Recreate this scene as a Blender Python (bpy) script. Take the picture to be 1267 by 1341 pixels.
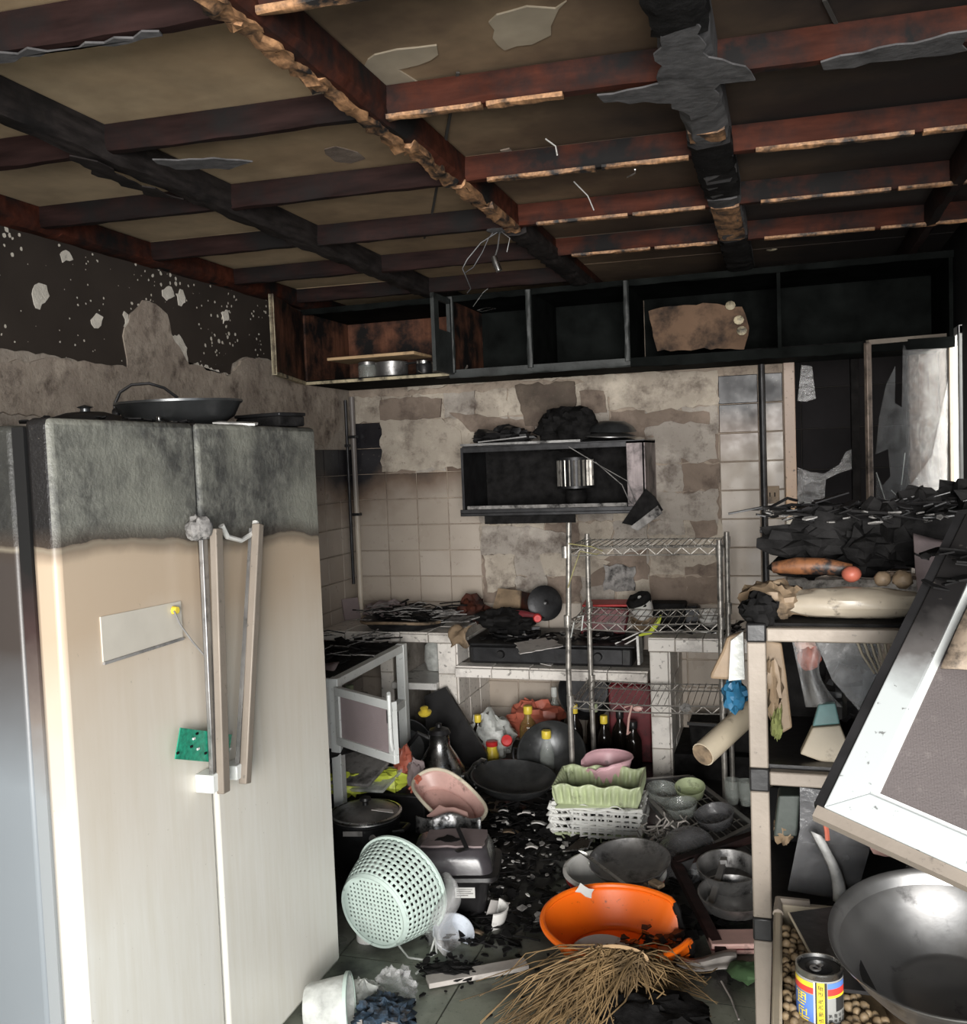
import bpy, math, random
from mathutils import Matrix, Vector, Euler, noise as mnoise
random.seed(11)
C = bpy.context.scene.collection
for o in list(bpy.data.objects): bpy.data.objects.remove(o)
scn = bpy.context.scene
PI = math.pi

# ---------------------------------------------------------------- camera
EYE = Vector((0, 0, 1.60))
YAW, PITCH, ROLL, FPX = 0.303190918, -0.0557876, -0.03860427, 1269.239
_f = Vector((-math.sin(YAW)*math.cos(PITCH), math.cos(YAW)*math.cos(PITCH), math.sin(PITCH)))
_r0 = Vector((math.cos(YAW), math.sin(YAW), 0)); _u0 = _r0.cross(_f)
_r = math.cos(ROLL)*_r0 + math.sin(ROLL)*_u0
_u = -math.sin(ROLL)*_r0 + math.cos(ROLL)*_u0
cam = bpy.data.cameras.new('camera'); camo = bpy.data.objects.new('camera', cam); C.objects.link(camo)
m = Matrix((( _r.x, _u.x, -_f.x, EYE.x), (_r.y, _u.y, -_f.y, EYE.y), (_r.z, _u.z, -_f.z, EYE.z), (0, 0, 0, 1)))
camo.matrix_world = m
cam.sensor_fit = 'HORIZONTAL'; cam.sensor_width = 36.0; cam.lens = 36.0*FPX/1267.0
cam.clip_start = 0.05
scn.camera = camo

# ---------------------------------------------------------------- light
w = bpy.data.worlds.new('world'); scn.world = w; w.use_nodes = True
nt = w.node_tree; nt.nodes.clear()
bg = nt.nodes.new('ShaderNodeBackground'); wo = nt.nodes.new('ShaderNodeOutputWorld')
bg.inputs[0].default_value = (0.86, 0.93, 1.0, 1); bg.inputs[1].default_value = 1.35
nt.links.new(bg.outputs[0], wo.inputs[0])
def area(name, loc, target, sx, sy, power, col):
    l = bpy.data.lights.new(name, 'AREA'); l.shape = 'RECTANGLE'; l.size = sx; l.size_y = sy
    l.energy = power; l.color = col
    o = bpy.data.objects.new(name, l); C.objects.link(o); o.location = loc
    o.rotation_euler = (Vector(target)-Vector(loc)).to_track_quat('-Z', 'Y').to_euler()
    return o
# daylight through the open doorway behind and to the right of the photographer
area('doorway_daylight', (0.75, -3.6, 1.45), (-0.6, 3.8, 1.05), 2.6, 2.2, 500, (1.0, 0.97, 0.93))
# daylight outside the side window, aimed in to light the back window's jamb
area('side_window_daylight', (1.55, 3.9, 1.9), (0.5, 5.1, 1.5), 1.3, 1.4, 70, (1.0, 0.93, 0.82))
vs = scn.view_settings
scn.display_settings.display_device = 'sRGB'
vs.view_transform = 'Standard'; vs.look = 'None'; vs.gamma = 1.0; vs.use_curve_mapping = False
vs.exposure = 0.45

# ---------------------------------------------------------------- helpers
def ray(px, py): return _f*FPX + _r*(px-633.5) - _u*(py-670.5)
def at(px, py, **k):
    """where the line of sight through a point of the photograph meets a plane of the room (X, Y or Z = value)"""
    (ax, v), = k.items(); i = 'XYZ'.index(ax); d = ray(px, py)
    return EYE + d*((v-EYE[i])/d[i])
def T(x, y, z): return Matrix.Translation((x, y, z))
def E(rx, ry, rz): return Euler((rx, ry, rz)).to_matrix().to_4x4()
def deg(a): return math.radians(a)
def axis_to(d, x=None):
    """matrix whose Z axis is d"""
    return Vector(d).to_track_quat('Z', 'Y').to_matrix().to_4x4()
ROOT = {}
def props(o, label=None, cat=None, group=None, kind=None):
    if label: o['label'] = label
    if cat: o['category'] = cat
    if group: o['group'] = group
    if kind: o['kind'] = kind
    return o
def thing(name, label, cat, loc=(0, 0, 0), rot=(0, 0, 0), group=None):
    o = bpy.data.objects.new(name, None); C.objects.link(o)
    o.empty_display_size = 0.05
    o.location = loc; o.rotation_euler = rot
    ROOT[o] = Matrix.LocRotScale(Vector(loc), Euler(rot), None)
    return props(o, label, cat, group)
class MB:
    def __init__(s): s.v = []; s.f = []
    def add(s, vs, fs, M=None):
        b = len(s.v)
        s.v += [(M @ Vector(p)) if M else Vector(p) for p in vs]
        s.f += [tuple(b+i for i in f) for f in fs]; return s
    def box(s, x0, x1, y0, y1, z0, z1, M=None):
        return s.add([(x0,y0,z0),(x1,y0,z0),(x1,y1,z0),(x0,y1,z0),(x0,y0,z1),(x1,y0,z1),(x1,y1,z1),(x0,y1,z1)],
              [(3,2,1,0),(4,5,6,7),(0,1,5,4),(1,2,6,5),(2,3,7,6),(3,0,4,7)], M)
    def bar(s, p, q, a, b, up=(0, 0, 1)):
        p = Vector(p); q = Vector(q); d = (q-p); L = d.length; d.normalize()
        u = Vector(up); x = d.cross(u)
        if x.length < 1e-4: x = d.cross(Vector((1, 0, 0)))
        x.normalize(); u = x.cross(d)
        M = Matrix(((x.x, d.x, u.x, p.x), (x.y, d.y, u.y, p.y), (x.z, d.z, u.z, p.z), (0, 0, 0, 1)))
        return s.box(-a/2, a/2, 0, L, -b/2, b/2, M)
    def tube(s, pts, r, n=8, cap=True):
        pts = [Vector(p) for p in pts]; rs = r if isinstance(r, (list, tuple)) else [r]*len(pts)
        b = len(s.v); ref = None
        for i, p in enumerate(pts):
            d = (pts[min(i+1, len(pts)-1)]-pts[max(i-1, 0)])
            if d.length < 1e-9: d = Vector((0, 0, 1))
            d.normalize()
            if ref is None:
                ref = d.orthogonal().normalized()
            ref = (ref - d*ref.dot(d))
            if ref.length < 1e-6: ref = d.orthogonal()
            ref.normalize(); y = d.cross(ref)
            for k in range(n):
                a = 2*PI*k/n; s.v.append(p+(ref*math.cos(a)+y*math.sin(a))*rs[i])
        for i in range(len(pts)-1):
            for k in range(n):
                k2 = (k+1) % n
                s.f.append((b+i*n+k, b+i*n+k2, b+(i+1)*n+k2, b+(i+1)*n+k))
        if cap:
            s.f.append(tuple(b+k for k in reversed(range(n))))
            e = b+(len(pts)-1)*n; s.f.append(tuple(e+k for k in range(n)))
        return s
    def lathe(s, prof, n=32, M=None, a0=0, a1=2*PI, sx=1, sy=1, wob=0, skip=None):
        """profile of (radius, height); skip(i, k) leaves a face out"""
        full = abs(a1-a0-2*PI) < 1e-6; m_ = n if full else n+1
        b = len(s.v)
        for i, (r, z) in enumerate(prof):
            for k in range(m_):
                a = a0+(a1-a0)*k/n
                rr = r*(1+wob*mnoise.noise(Vector((math.cos(a)*1.5, math.sin(a)*1.5, z*6+3)))) if wob else r
                p = Vector((rr*math.cos(a)*sx, rr*math.sin(a)*sy, z+(wob*r*0.5*mnoise.noise(Vector((math.cos(a)*2, math.sin(a)*2, 7))) if wob else 0)))
                s.v.append(M @ p if M else p)
        for i in range(len(prof)-1):
            for k in range(n):
                if skip and skip(i, k): continue
                k2 = (k+1) % m_ if full else k+1
                s.f.append((b+i*m_+k, b+i*m_+k2, b+(i+1)*m_+k2, b+(i+1)*m_+k))
        return s
    def prism(s, pts, t, M=None):
        """flat outline (x, y), thickness t along z from 0"""
        n = len(pts); b = len(s.v)
        for z in (0, t):
            for x, y in pts:
                p = Vector((x, y, z)); s.v.append(M @ p if M else p)
        s.f.append(tuple(b+i for i in reversed(range(n)))); s.f.append(tuple(b+n+i for i in range(n)))
        for i in range(n):
            j = (i+1) % n; s.f.append((b+i, b+j, b+n+j, b+n+i))
        return s
    def sheet(s, fn, nu, nv):
        b = len(s.v)
        for j in range(nv+1):
            for i in range(nu+1): s.v.append(Vector(fn(i/nu, j/nv)))
        for j in range(nv):
            for i in range(nu):
                a = b+j*(nu+1)+i; s.f.append((a, a+1, a+nu+2, a+nu+1))
        return s
    def blob(s, c, r, n=12, amp=0.25, fr=2.0, seed=0, M=None):
        b = len(s.v); n = int(n*1.7) if amp >= .2 else n; c = Vector(c); r = Vector(r) if not isinstance(r, (int, float)) else Vector((r, r, r)); m2 = max(4, n//2)
        def P(th, ph):
            d = Vector((math.sin(th)*math.cos(ph), math.sin(th)*math.sin(ph), math.cos(th)))
            k = 1+amp*mnoise.noise(d*fr+Vector((seed*3.1, seed*1.7, seed)))+amp*0.5*mnoise.noise(d*fr*2.3+Vector((seed, 5, 9)))+amp*0.3*mnoise.noise(d*fr*5.1+Vector((2, seed, 4)))
            p = Vector((d.x*r.x, d.y*r.y, d.z*r.z))*k
            return c+((M @ p) if M else p)
        s.v.append(P(0, 0))
        for i in range(1, m2):
            for k in range(n): s.v.append(P(PI*i/m2, 2*PI*k/n))
        s.v.append(P(PI, 0)); e = len(s.v)-1
        for k in range(n):
            s.f.append((b, b+1+k, b+1+(k+1) % n))
            s.f.append((e, e-n+(k+1) % n, e-n+k))
        for i in range(m2-2):
            for k in range(n):
                a = b+1+i*n; k2 = (k+1) % n
                s.f.append((a+k, a+n+k, a+n+k2, a+k2))
        return s
def jbar(mb, p, q, w, h, jit=0.006, seg=0.05, seed=0, low=1.0, up=(0, 0, 1)):
    """timber from p to q (centre of its top face), ragged by fire along its sides and underside"""
    p = Vector(p); q = Vector(q); d = q-p; L = d.length; d.normalize()
    x = d.cross(Vector(up)).normalized(); u = x.cross(d)
    n = max(2, int(L/seg)); b = len(mb.v)
    for i in range(n+1):
        c = p+d*(L*i/n)
        def j(k): return jit*(random.random()-0.3)
        t = 0.5*(1+mnoise.noise(Vector((i*seg*5, seed*7.7, 0))))
        hh = h*(1-0.35*low*max(0, t-0.45))
        mb.v += [c-x*(w/2), c+x*(w/2), c+x*(w/2-j(0))-u*(hh*0.8+j(0)), c+x*(w/2*0.6-j(1))-u*(hh+j(1)), c-x*(w/2*0.6-j(2))-u*(hh+j(2)), c-x*(w/2-j(3))-u*(hh*0.8+j(3))]
    for i in range(n):
        for k in range(6):
            k2 = (k+1) % 6; mb.f.append((b+i*6+k, b+i*6+k2, b+(i+1)*6+k2, b+(i+1)*6+k))
    mb.f.append(tuple(b+k for k in reversed(range(6)))); mb.f.append(tuple(b+n*6+k for k in range(6)))
    return mb
def jag(poly, amp, step, seed=0):
    """closed outline with ragged edges"""
    out = []; n = len(poly)
    for i in range(n):
        a = Vector(poly[i]).to_2d(); c = Vector(poly[(i+1) % n]).to_2d(); L = (c-a).length; k = max(1, int(L/step))
        nrm = Vector((-(c-a).y, (c-a).x))/max(L, 1e-6)
        for j in range(k):
            t = j/k; p = a.lerp(c, t); q = p+nrm*amp*(random.random()*2-1)*(0.35 if j == 0 else 1)
            out.append((q.x, q.y))
    return out
MESH_N = {}
def mesh(mb, name, mat, smooth=40):
    me = bpy.data.meshes.new(name); me.from_pydata([tuple(v) for v in mb.v], [], mb.f); me.update()
    if mat: me.materials.append(mat)
    if smooth:
        if 0 < smooth < 30: smooth = 38
        me.shade_smooth()
        try: me.set_sharp_from_angle(angle=math.radians(smooth))
        except Exception: pass
    return me
def part(name, mb, mat, parent=None, label=None, world=False, smooth=40, bevel=0, solid=0, sub=0, kind=None):
    """one mesh object; world=True means its points are room coordinates"""
    if world and parent is not None:
        inv = mroot(parent).inverted(); mb.v = [inv @ v for v in mb.v]
    o = bpy.data.objects.new(name, mesh(mb, name, mat, smooth)); C.objects.link(o)
    if parent is not None: o.parent = parent
    if solid:
        s_ = o.modifiers.new('solid', 'SOLIDIFY'); s_.thickness = solid; s_.offset = 0
    if bevel:
        b_ = o.modifiers.new('bevel', 'BEVEL'); b_.width = bevel; b_.segments = 2; b_.limit_method = 'ANGLE'; b_.angle_limit = deg(50)
    if sub:
        s_ = o.modifiers.new('sub', 'SUBSURF'); s_.levels = sub; s_.render_levels = sub
    if label: o['label'] = label
    if kind: o['kind'] = kind
    return o
def mroot(o):
    M = Matrix.Identity(4)
    while o is not None:
        M = Matrix.LocRotScale(o.location, o.rotation_euler, o.scale) @ M; o = o.parent
    return M
def struct(name, mb, mat, **k):
    o = part(name, mb, mat, **k); o['kind'] = 'structure'; return o
def solo(name, mb, mat, label, cat, loc=(0, 0, 0), rot=(0, 0, 0), group=None, kind=None, **k):
    """a thing that is one mesh; its points are local"""
    o = part(name, mb, mat, **k); o.location = loc; o.rotation_euler = rot
    return props(o, label, cat, group, kind)
def wsolo(name, mb, mat, label, cat, group=None, kind=None, **k):
    """a thing that is one mesh built in room coordinates: origin moved to its base"""
    n = len(mb.v); c = sum(mb.v, Vector())/n; c.z = min(v.z for v in mb.v)
    mb.v = [v-c for v in mb.v]
    return solo(name, mb, mat, label, cat, c, group=group, kind=kind, **k)
def piece(name, me, parent, M):
    """a piece that shares mesh data, placed in the frame of its parent"""
    o = bpy.data.objects.new(name, me); C.objects.link(o); o.parent = parent; o.matrix_local = M; return o
def dup(root, loc, rot, label=None, group=None):
    r = root.copy(); C.objects.link(r); r.location = loc; r.rotation_euler = rot
    if label: r['label'] = label
    if group: r['group'] = group
    for ch in list(root.children):
        c = ch.copy(); C.objects.link(c); c.parent = r
        for g in list(ch.children):
            d = g.copy(); C.objects.link(d); d.parent = c
    return r

# ---------------------------------------------------------------- materials
class N:
    def __init__(s, name):
        s.m = bpy.data.materials.new(name); s.m.use_nodes = True; s.t = s.m.node_tree; s.t.nodes.clear()
        s.out = s.t.nodes.new('ShaderNodeOutputMaterial')
    def n(s, typ, **k):
        x = s.t.nodes.new(typ)
        for a, b in k.items(): setattr(x, a, b)
        return x
    def l(s, a, b): s.t.links.new(a, b)
    def pos(s): return s.n('ShaderNodeNewGeometry').outputs['Position']
    def obj(s): return s.n('ShaderNodeTexCoord').outputs['Object']
    def noise(s, vec, scale, detail=4, rough=.55, stretch=None):
        if stretch:
            mp = s.n('ShaderNodeMapping'); mp.inputs['Scale'].default_value = stretch; s.l(vec, mp.inputs[0]); vec = mp.outputs[0]
        x = s.n('ShaderNodeTexNoise'); x.inputs['Scale'].default_value = scale; x.inputs['Detail'].default_value = detail; x.inputs['Roughness'].default_value = rough
        s.l(vec, x.inputs['Vector']); return x.outputs[0]
    def ramp(s, fac, stops):
        x = s.n('ShaderNodeValToRGB'); e = x.color_ramp.elements
        while len(e) < len(stops): e.new(0.5)
        for i, (p, c) in enumerate(stops):
            e[i].position = p; e[i].color = (c, c, c, 1) if isinstance(c, (int, float)) else (*c, 1)
        s.l(fac, x.inputs[0]); return x.outputs[0]
    def math(s, op, a, b=None, c=None):
        x = s.n('ShaderNodeMath'); x.operation = op
        for i, v in enumerate((a, b, c)):
            if v is None: continue
            if isinstance(v, (int, float)): x.inputs[i].default_value = v
            else: s.l(v, x.inputs[i])
        return x.outputs[0]
    def mix(s, fac, a, b, mode='MIX'):
        x = s.n('ShaderNodeMix'); x.data_type = 'RGBA'; x.blend_type = mode
        for i, v in ((0, fac), (6, a), (7, b)):
            if isinstance(v, (int, float)): x.inputs[i].default_value = v if i == 0 else (v, v, v, 1)
            elif isinstance(v, tuple): x.inputs[i].default_value = (*v, 1)
            else: s.l(v, x.inputs[i])
        return x.outputs[2]
    def sep(s, vec):
        x = s.n('ShaderNodeSeparateXYZ'); s.l(vec, x.inputs[0]); return x.outputs
    def bump(s, h, strength=.3, dist=.01):
        x = s.n('ShaderNodeBump'); x.inputs['Strength'].default_value = strength; x.inputs['Distance'].default_value = dist
        s.l(h, x.inputs['Height']); return x.outputs[0]
    def bsdf(s, col, rough=.6, metal=0, bump=None, trans=0, alpha=1, spec=None, ior=1.45, emit=None):
        x = s.n('ShaderNodeBsdfPrincipled')
        for k, v in (('Base Color', col), ('Roughness', rough), ('Metallic', metal), ('Alpha', alpha), ('Transmission Weight', trans)):
            if isinstance(v, (int, float)): x.inputs[k].default_value = v
            elif isinstance(v, tuple): x.inputs[k].default_value = (*v, 1)
            else: s.l(v, x.inputs[k])
        x.inputs['IOR'].default_value = ior
        if spec is not None: x.inputs['Specular IOR Level'].default_value = spec
        if bump is not None: s.l(bump, x.inputs['Normal'])
        s.l(x.outputs[0], s.out.inputs[0]); return s.m
SOOT = (0.012, 0.011, 0.011)
def M_(name, col, rough=.6, metal=0, var=.2, scale=9, soot=0.0, sscale=7, bump=.12, bscale=60, alpha=1, trans=0, sootcol=SOOT, stretch=None, spec=None, rvar=.1):
    """surface with uneven tone, and soot or dirt over the share 'soot' of it"""
    s = N(name); v = s.obj(); a = s.noise(v, scale, stretch=stretch)
    c = s.mix(s.ramp(a, [(.3, 0.0), (.7, 1.0)]), tuple(x*(1-var) for x in col), tuple(min(1, x*(1+var)) for x in col))
    r = rough
    if soot > 0:
        k = s.noise(v, sscale, 6, .65); t = 0.72-0.44*soot
        k = s.ramp(k, [(max(0, t-.09), 0.0), (min(1, t+.09), 1.0)])
        c = s.mix(k, c, sootcol)
    if rvar: r = s.math('ADD', s.math('MULTIPLY', s.noise(v, scale*3), rvar*2), rough-rvar)
    b = s.bump(s.noise(v, bscale, 5), bump, .004) if bump else None
    return s.bsdf(c, r, metal, b, trans, alpha, spec)
M = {}
M['char'] = M_('charred_black', (.011, .0105, .0105), .8, var=.6, scale=20, bump=.8, bscale=55, spec=.12)
M['char_gloss'] = M_('burnt_black_plastic', (.013, .0125, .013), .38, var=.4, scale=14, bump=.2, bscale=40)
M['char_grey'] = M_('grey_ash', (.24, .23, .22), .9, var=.45, scale=25, soot=.35, sscale=18, bump=.6, bscale=60)
M['blackmetal'] = M_('blackened_metal', (.035, .035, .037), .42, .6, var=.4, soot=.3, bump=.15)
M['wok'] = M_('black_iron', (.095, .098, .10), .36, .75, var=.35, scale=12, bump=.1, rvar=.12)
M['steel'] = M_('brushed_steel', (.55, .55, .54), .28, 1, var=.12, soot=.08, bump=.05, rvar=.1)
M['dullsteel'] = M_('dull_aluminium', (.30, .295, .29), .42, .85, var=.25, scale=14, soot=.22, sscale=9, bump=.1, rvar=.12)
M['chrome'] = M_('sooty_chrome', (.36, .34, .31), .40, .6, var=.3, scale=30, soot=.22, sscale=16, bump=.1)
M['alu'] = M_('aluminium_profile', (.235, .20, .165), .5, .15, var=.08, scale=12, soot=.03, sscale=60, bump=.1, bscale=120)
M['alu_white'] = M_('white_aluminium', (.70, .72, .70), .4, .1, var=.06, soot=.03, sscale=50, bump=.05)
M['white'] = M_('white_plastic', (.72, .72, .69), .4, var=.08, soot=.1, sscale=14, bump=.08)
M['enamel'] = M_('grey_white_enamel', (.66, .65, .62), .3, var=.15, soot=.2, sscale=9, bump=.05)
M['ceramic'] = M_('white_ceramic', (.74, .73, .70), .25, var=.06, soot=.12, sscale=10, bump=.03)
M['orange'] = M_('orange_plastic', (.93, .165, .008), .38, var=.06, scale=4, soot=.02, sscale=40, bump=.05)
M['pink'] = M_('pink_plastic', (.70, .43, .47), .4, var=.08, soot=.05, sscale=20, bump=.05)
M['pinkburnt'] = M_('melted_pink_plastic', (.56, .35, .31), .38, var=.15, soot=.12, sscale=12, bump=.1)
M['red'] = M_('red_plastic', (.55, .03, .03), .4, var=.2, soot=.1, bump=.05)
M['darkred'] = M_('sooty_red_plastic', (.14, .02, .025), .45, var=.4, soot=.3, bump=.15)
M['yellow'] = M_('yellow_plastic', (.72, .55, .06), .4, var=.15, soot=.08, bump=.05)
M['lime'] = M_('lime_green_plastic', (.58, .66, .08), .45, var=.2, soot=.1, bump=.15)
M['mint'] = M_('mint_plastic', (.50, .60, .55), .42, var=.08, soot=.04, sscale=25, bump=.05)
M['palegreen'] = M_('pale_green_plastic', (.46, .52, .32), .4, var=.15, soot=.1, sscale=14, bump=.05)
M['paper'] = M_('paper', (.66, .63, .60), .8, var=.1, soot=.15, sscale=14, bump=.1)
M['straw'] = M_('straw', (.17, .11, .05), .75, var=.6, scale=9, bump=.1)
M['wood'] = M_('light_wood', (.50, .34, .19), .6, var=.2, scale=6, stretch=(1, 8, 8), soot=.12, bump=.15)
M['grey'] = M_('dirty_grey', (.25, .24, .23), .7, var=.3, soot=.3, bump=.25)
M['greycloth'] = M_('grey_cloth', (.42, .39, .36), .85, var=.2, soot=.15, bump=.3)
M['blue'] = M_('blue_plastic', (.025, .12, .22), .35, var=.3, soot=.1, bump=.1)
M['dullcord'] = M_('dull_yellow_cord', (.34, .31, .14), .5, soot=.25)
M['teal'] = M_('teal_plastic', (.13, .25, .245), .35, var=.3, soot=.1, bump=.1)
M['beige'] = M_('beige_tube', (.39, .335, .25), .45, var=.1, soot=.06, sscale=20, bump=.06)
M['mauve'] = M_('mauve_board', (.22, .175, .175), .7, var=.15, soot=.12, bump=.2, bscale=150)
M['tan'] = M_('tan_packet', (.23, .165, .105), .55, var=.3, soot=.3, bump=.2)
M['nut'] = M_('nut_shell', (.21, .15, .085), .6, var=.3, scale=30, bump=.2)
M['flesh'] = M_('reddish_plastic', (.40, .11, .07), .45, var=.3, soot=.12, bump=.2)
M['greenstain'] = M_('green_board', (.02, .26, .16), .4, var=.4, scale=80, bump=.3, bscale=220)
def filmy(name, col, rough=.2, alpha=.35, var=.3):
    s = N(name); v = s.obj(); a = s.noise(v, 14, 5)
    al = s.ramp(a, [(.3, alpha*.5), (.7, min(1, alpha*1.6))])
    return s.bsdf(col, rough, 0, s.bump(s.noise(v, 30, 5), .5, .01), 0, al)
M['film'] = filmy('clear_plastic_film', (.62, .62, .62), .15, .22)
M['milky'] = filmy('milky_plastic', (.66, .68, .65), .3, .6)
M['glass'] = filmy('sooty_window_glass', (.17, .17, .17), .15, .38)
M['jar'] = filmy('clear_glass', (.40, .43, .40), .08, .28)
M['bottle'] = M_('dark_bottle', (.012, .009, .007), .12, var=.3, soot=.1, bump=.02)
M['amber'] = filmy('amber_glass', (.30, .20, .07), .1, .75)
M['smoked'] = filmy('smoked_plastic', (.15, .15, .155), .2, .55)

# ================================================================ SETTING
XL, XR, YB, ZC = -2.42, 0.72, 5.2, 2.42       # left wall, right wall, back wall, underside of the joists

# --- materials of the setting
def mat_ceiling():
    s = N('smoked_board'); p = s.pos(); x = s.sep(p)
    k = s.math('MULTIPLY_ADD', x[0], 0.40, 0.86)                 # heavier soot towards the window side
    k = s.math('ADD', k, s.math('MULTIPLY_ADD', x[1], .045, -.13))
    k = s.math('ADD', k, s.math('MULTIPLY_ADD', s.noise(p, 1.6, 5, .6), .9, -.45))
    c = s.ramp(k, [(0.0, (.56, .43, .275)), (.35, (.37, .26, .155)), (.62, (.13, .085, .053)), (.95, (.020, .015, .014))])
    c = s.mix(s.ramp(s.noise(p, 7, 5), [(.35, 0.0), (.75, .35)]), c, (.03, .024, .018))
    return s.bsdf(c, .7, 0, s.bump(s.noise(p, 40, 4), .15, .004))
def mat_floor():
    s = N('wet_sooty_floor'); p = s.pos(); x = s.sep(p)
    base = s.mix(s.noise(p, 9, 5), (.15, .165, .13), (.28, .295, .24))
    k = s.math('ADD', s.math('MULTIPLY_ADD', x[1], .55, -1.42), s.math('MULTIPLY_ADD', s.noise(p, 3.2, 6, .65), 1.5, -.6))
    c = s.mix(s.ramp(k, [(.1, 0.0), (.55, 1.0)]), base, (.022, .021, .021))
    c = s.mix(s.ramp(s.noise(p, 60, 4), [(.62, 0.0), (.72, .7)]), c, (.012, .012, .012))
    r = s.ramp(s.noise(p, 4, 4), [(.35, .25), (.7, .65)])
    return s.bsdf(c, r, 0, s.bump(s.noise(p, 35, 5), .2, .004))
def mat_plaster(name='bare_plaster', a=(.28, .235, .195), b=(.41, .36, .305), dark=.35):
    s = N(name); p = s.pos()
    c = s.mix(s.ramp(s.noise(p, 5, 5), [(.3, 0.0), (.7, 1.0)]), a, b)
    k = s.noise(p, 7.5, 7, .7)
    c = s.mix(s.ramp(k, [(.50, 0.0), (.70, dark*1.9)]), c, (.085, .062, .05)); c = s.mix(s.ramp(s.noise(p, 3.1, 6, .7), [(.50, 0.0), (.68, .75)]), c, tuple(x_*1.45 for x_ in b))
    c = s.mix(s.ramp(s.noise(p, 45, 5, .7), [(.60, 0.0), (.7, .6)]), c, (.13, .10, .08))
    return s.bsdf(c, .9, 0, s.bump(s.noise(p, 26, 7, .65), .55, .012))
def mat_tile():
    s = N('glazed_tile_sooty'); p = s.pos(); x = s.sep(p)
    rnd = s.n('ShaderNodeObjectInfo').outputs['Random']
    clean = s.mix(rnd, (.385, .33, .275), (.45, .395, .34))
    clean = s.mix(s.ramp(s.noise(p, 3.5, 5), [(.35, 0.0), (.7, .5)]), clean, (.30, .25, .205))
    # smoke line: higher towards the window
    z = s.math('SUBTRACT', x[2], s.math('MULTIPLY_ADD', x[0], .19, 1.93))
    z = s.math('ADD', z, s.math('MULTIPLY_ADD', s.noise(p, 4, 4), .3, -.15)); z = s.math('ADD', z, s.math('MULTIPLY', s.math('GREATER_THAN', x[0], -.33), .13))
    k = s.math('MULTIPLY_ADD', z, 1.9, .65)
    c = s.mix(s.ramp(k, [(.22, 0.0), (.52, 1.0)]), clean, (.17, .12, .088))
    c = s.mix(s.ramp(k, [(.50, 0.0), (.74, 1.0)]), c, (.014, .013, .016))
    c = s.mix(s.ramp(s.noise(p, 55, 4), [(.66, 0.0), (.75, .5)]), c, (.2, .16, .13))
    return s.bsdf(c, s.ramp(s.noise(p, 8, 3), [(.3, .25), (.7, .5)]), 0, s.bump(s.noise(p, 8, 3), .05, .004))
def mat_counter_tile():
    s = N('counter_tile'); p = s.pos()
    rnd = s.n('ShaderNodeObjectInfo').outputs['Random']
    c = s.mix(rnd, (.66, .62, .565), (.78, .74, .69))
    c = s.mix(s.ramp(s.noise(p, 6, 6, .65), [(.5, 0.0), (.78, .8)]), c, (.13, .11, .10))
    c = s.mix(s.ramp(s.noise(p, 40, 5), [(.6, 0.0), (.68, .7)]), c, (.07, .06, .05))
    return s.bsdf(c, .4, 0, s.bump(s.noise(p, 30, 3), .08, .004))
def mat_paint():
    s = N('sooty_wall_paint'); p = s.pos(); x = s.sep(p)
    c = s.mix(s.noise(p, 4, 4), (.024, .019, .016), (.058, .046, .038))
    # blistered specks where the paint has popped off, mostly along the top
    v = s.n('ShaderNodeTexVoronoi'); v.inputs['Scale'].default_value = 34; s.l(p, v.inputs['Vector'])
    d = s.math('ADD', v.outputs['Distance'], s.math('MULTIPLY_ADD', s.noise(p, 70, 3), .35, -.17))
    g = s.math('ADD', s.noise(p, 3.3, 3), s.math('MULTIPLY_ADD', x[2], .45, -.93))
    thr = s.math('MULTIPLY_ADD', s.ramp(g, [(.42, 0.0), (.72, 1.0)]), .42, -.09)
    k = s.math('GREATER_THAN', thr, d)
    c = s.mix(k, c, (.60, .56, .48))
    return s.bsdf(c, .55, 0, s.bump(s.noise(p, 20, 4), .1, .004))
M['ceil'] = mat_ceiling(); M['floor'] = mat_floor(); M['plaster'] = mat_plaster(); M['tile'] = mat_tile(); M['ctile'] = mat_counter_tile(); M['paint'] = mat_paint()
M['mortarA'] = mat_plaster('mortar_pale', (.32, .275, .225), (.43, .38, .315), .45)
M['mortarB'] = mat_plaster('mortar_grey', (.26, .23, .20), (.36, .325, .285), .5)
M['mortarC'] = mat_plaster('mortar_brown', (.15, .115, .09), (.23, .18, .145), .5)
M['sootskin'] = mat_plaster('soot_crust', (.05, .038, .03), (.14, .11, .085), .9)
M['brickwall'] = mat_plaster('scorched_wall', (.25, .20, .16), (.36, .30, .24), .6)
M['sootwall'] = M_('soot_black_wall', (.020, .020, .021), .7, var=.35, scale=3, bump=.15, bscale=14, spec=.15)
M['joist'] = M_('burnt_joist', (.020, .010, .009), .7, var=.5, scale=3, stretch=(1.5, 10, 10), soot=.4, sscale=4, bump=.35, bscale=30, spec=.12)
M['joist_red'] = M_('scorched_red_joist', (.058, .017, .010), .7, var=.45, scale=3, stretch=(1.5, 10, 10), soot=.5, sscale=4, bump=.35, bscale=30, spec=.12)
M['runner'] = M_('charred_runner', (.024, .020, .019), .7, var=.5, scale=6, stretch=(10, 1.5, 10), soot=.3, bump=.5, bscale=35, spec=.15)
M['bare'] = M_('freshly_bared_wood', (.33, .175, .085), .6, var=.5, scale=10, stretch=(9, 2, 9), soot=.42, sscale=14, bump=.5, bscale=50)
M['ash'] = M_('grey_ash_flakes', (.075, .072, .073), .9, var=.4, scale=22, soot=.15, bump=.6, bscale=50)
M['pale'] = M_('pale_unburnt_board', (.34, .285, .21), .75, var=.2, scale=6, bump=.1)
M['groove'] = M_('dark_joint', (.05, .045, .04), .9, bump=0)

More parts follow.
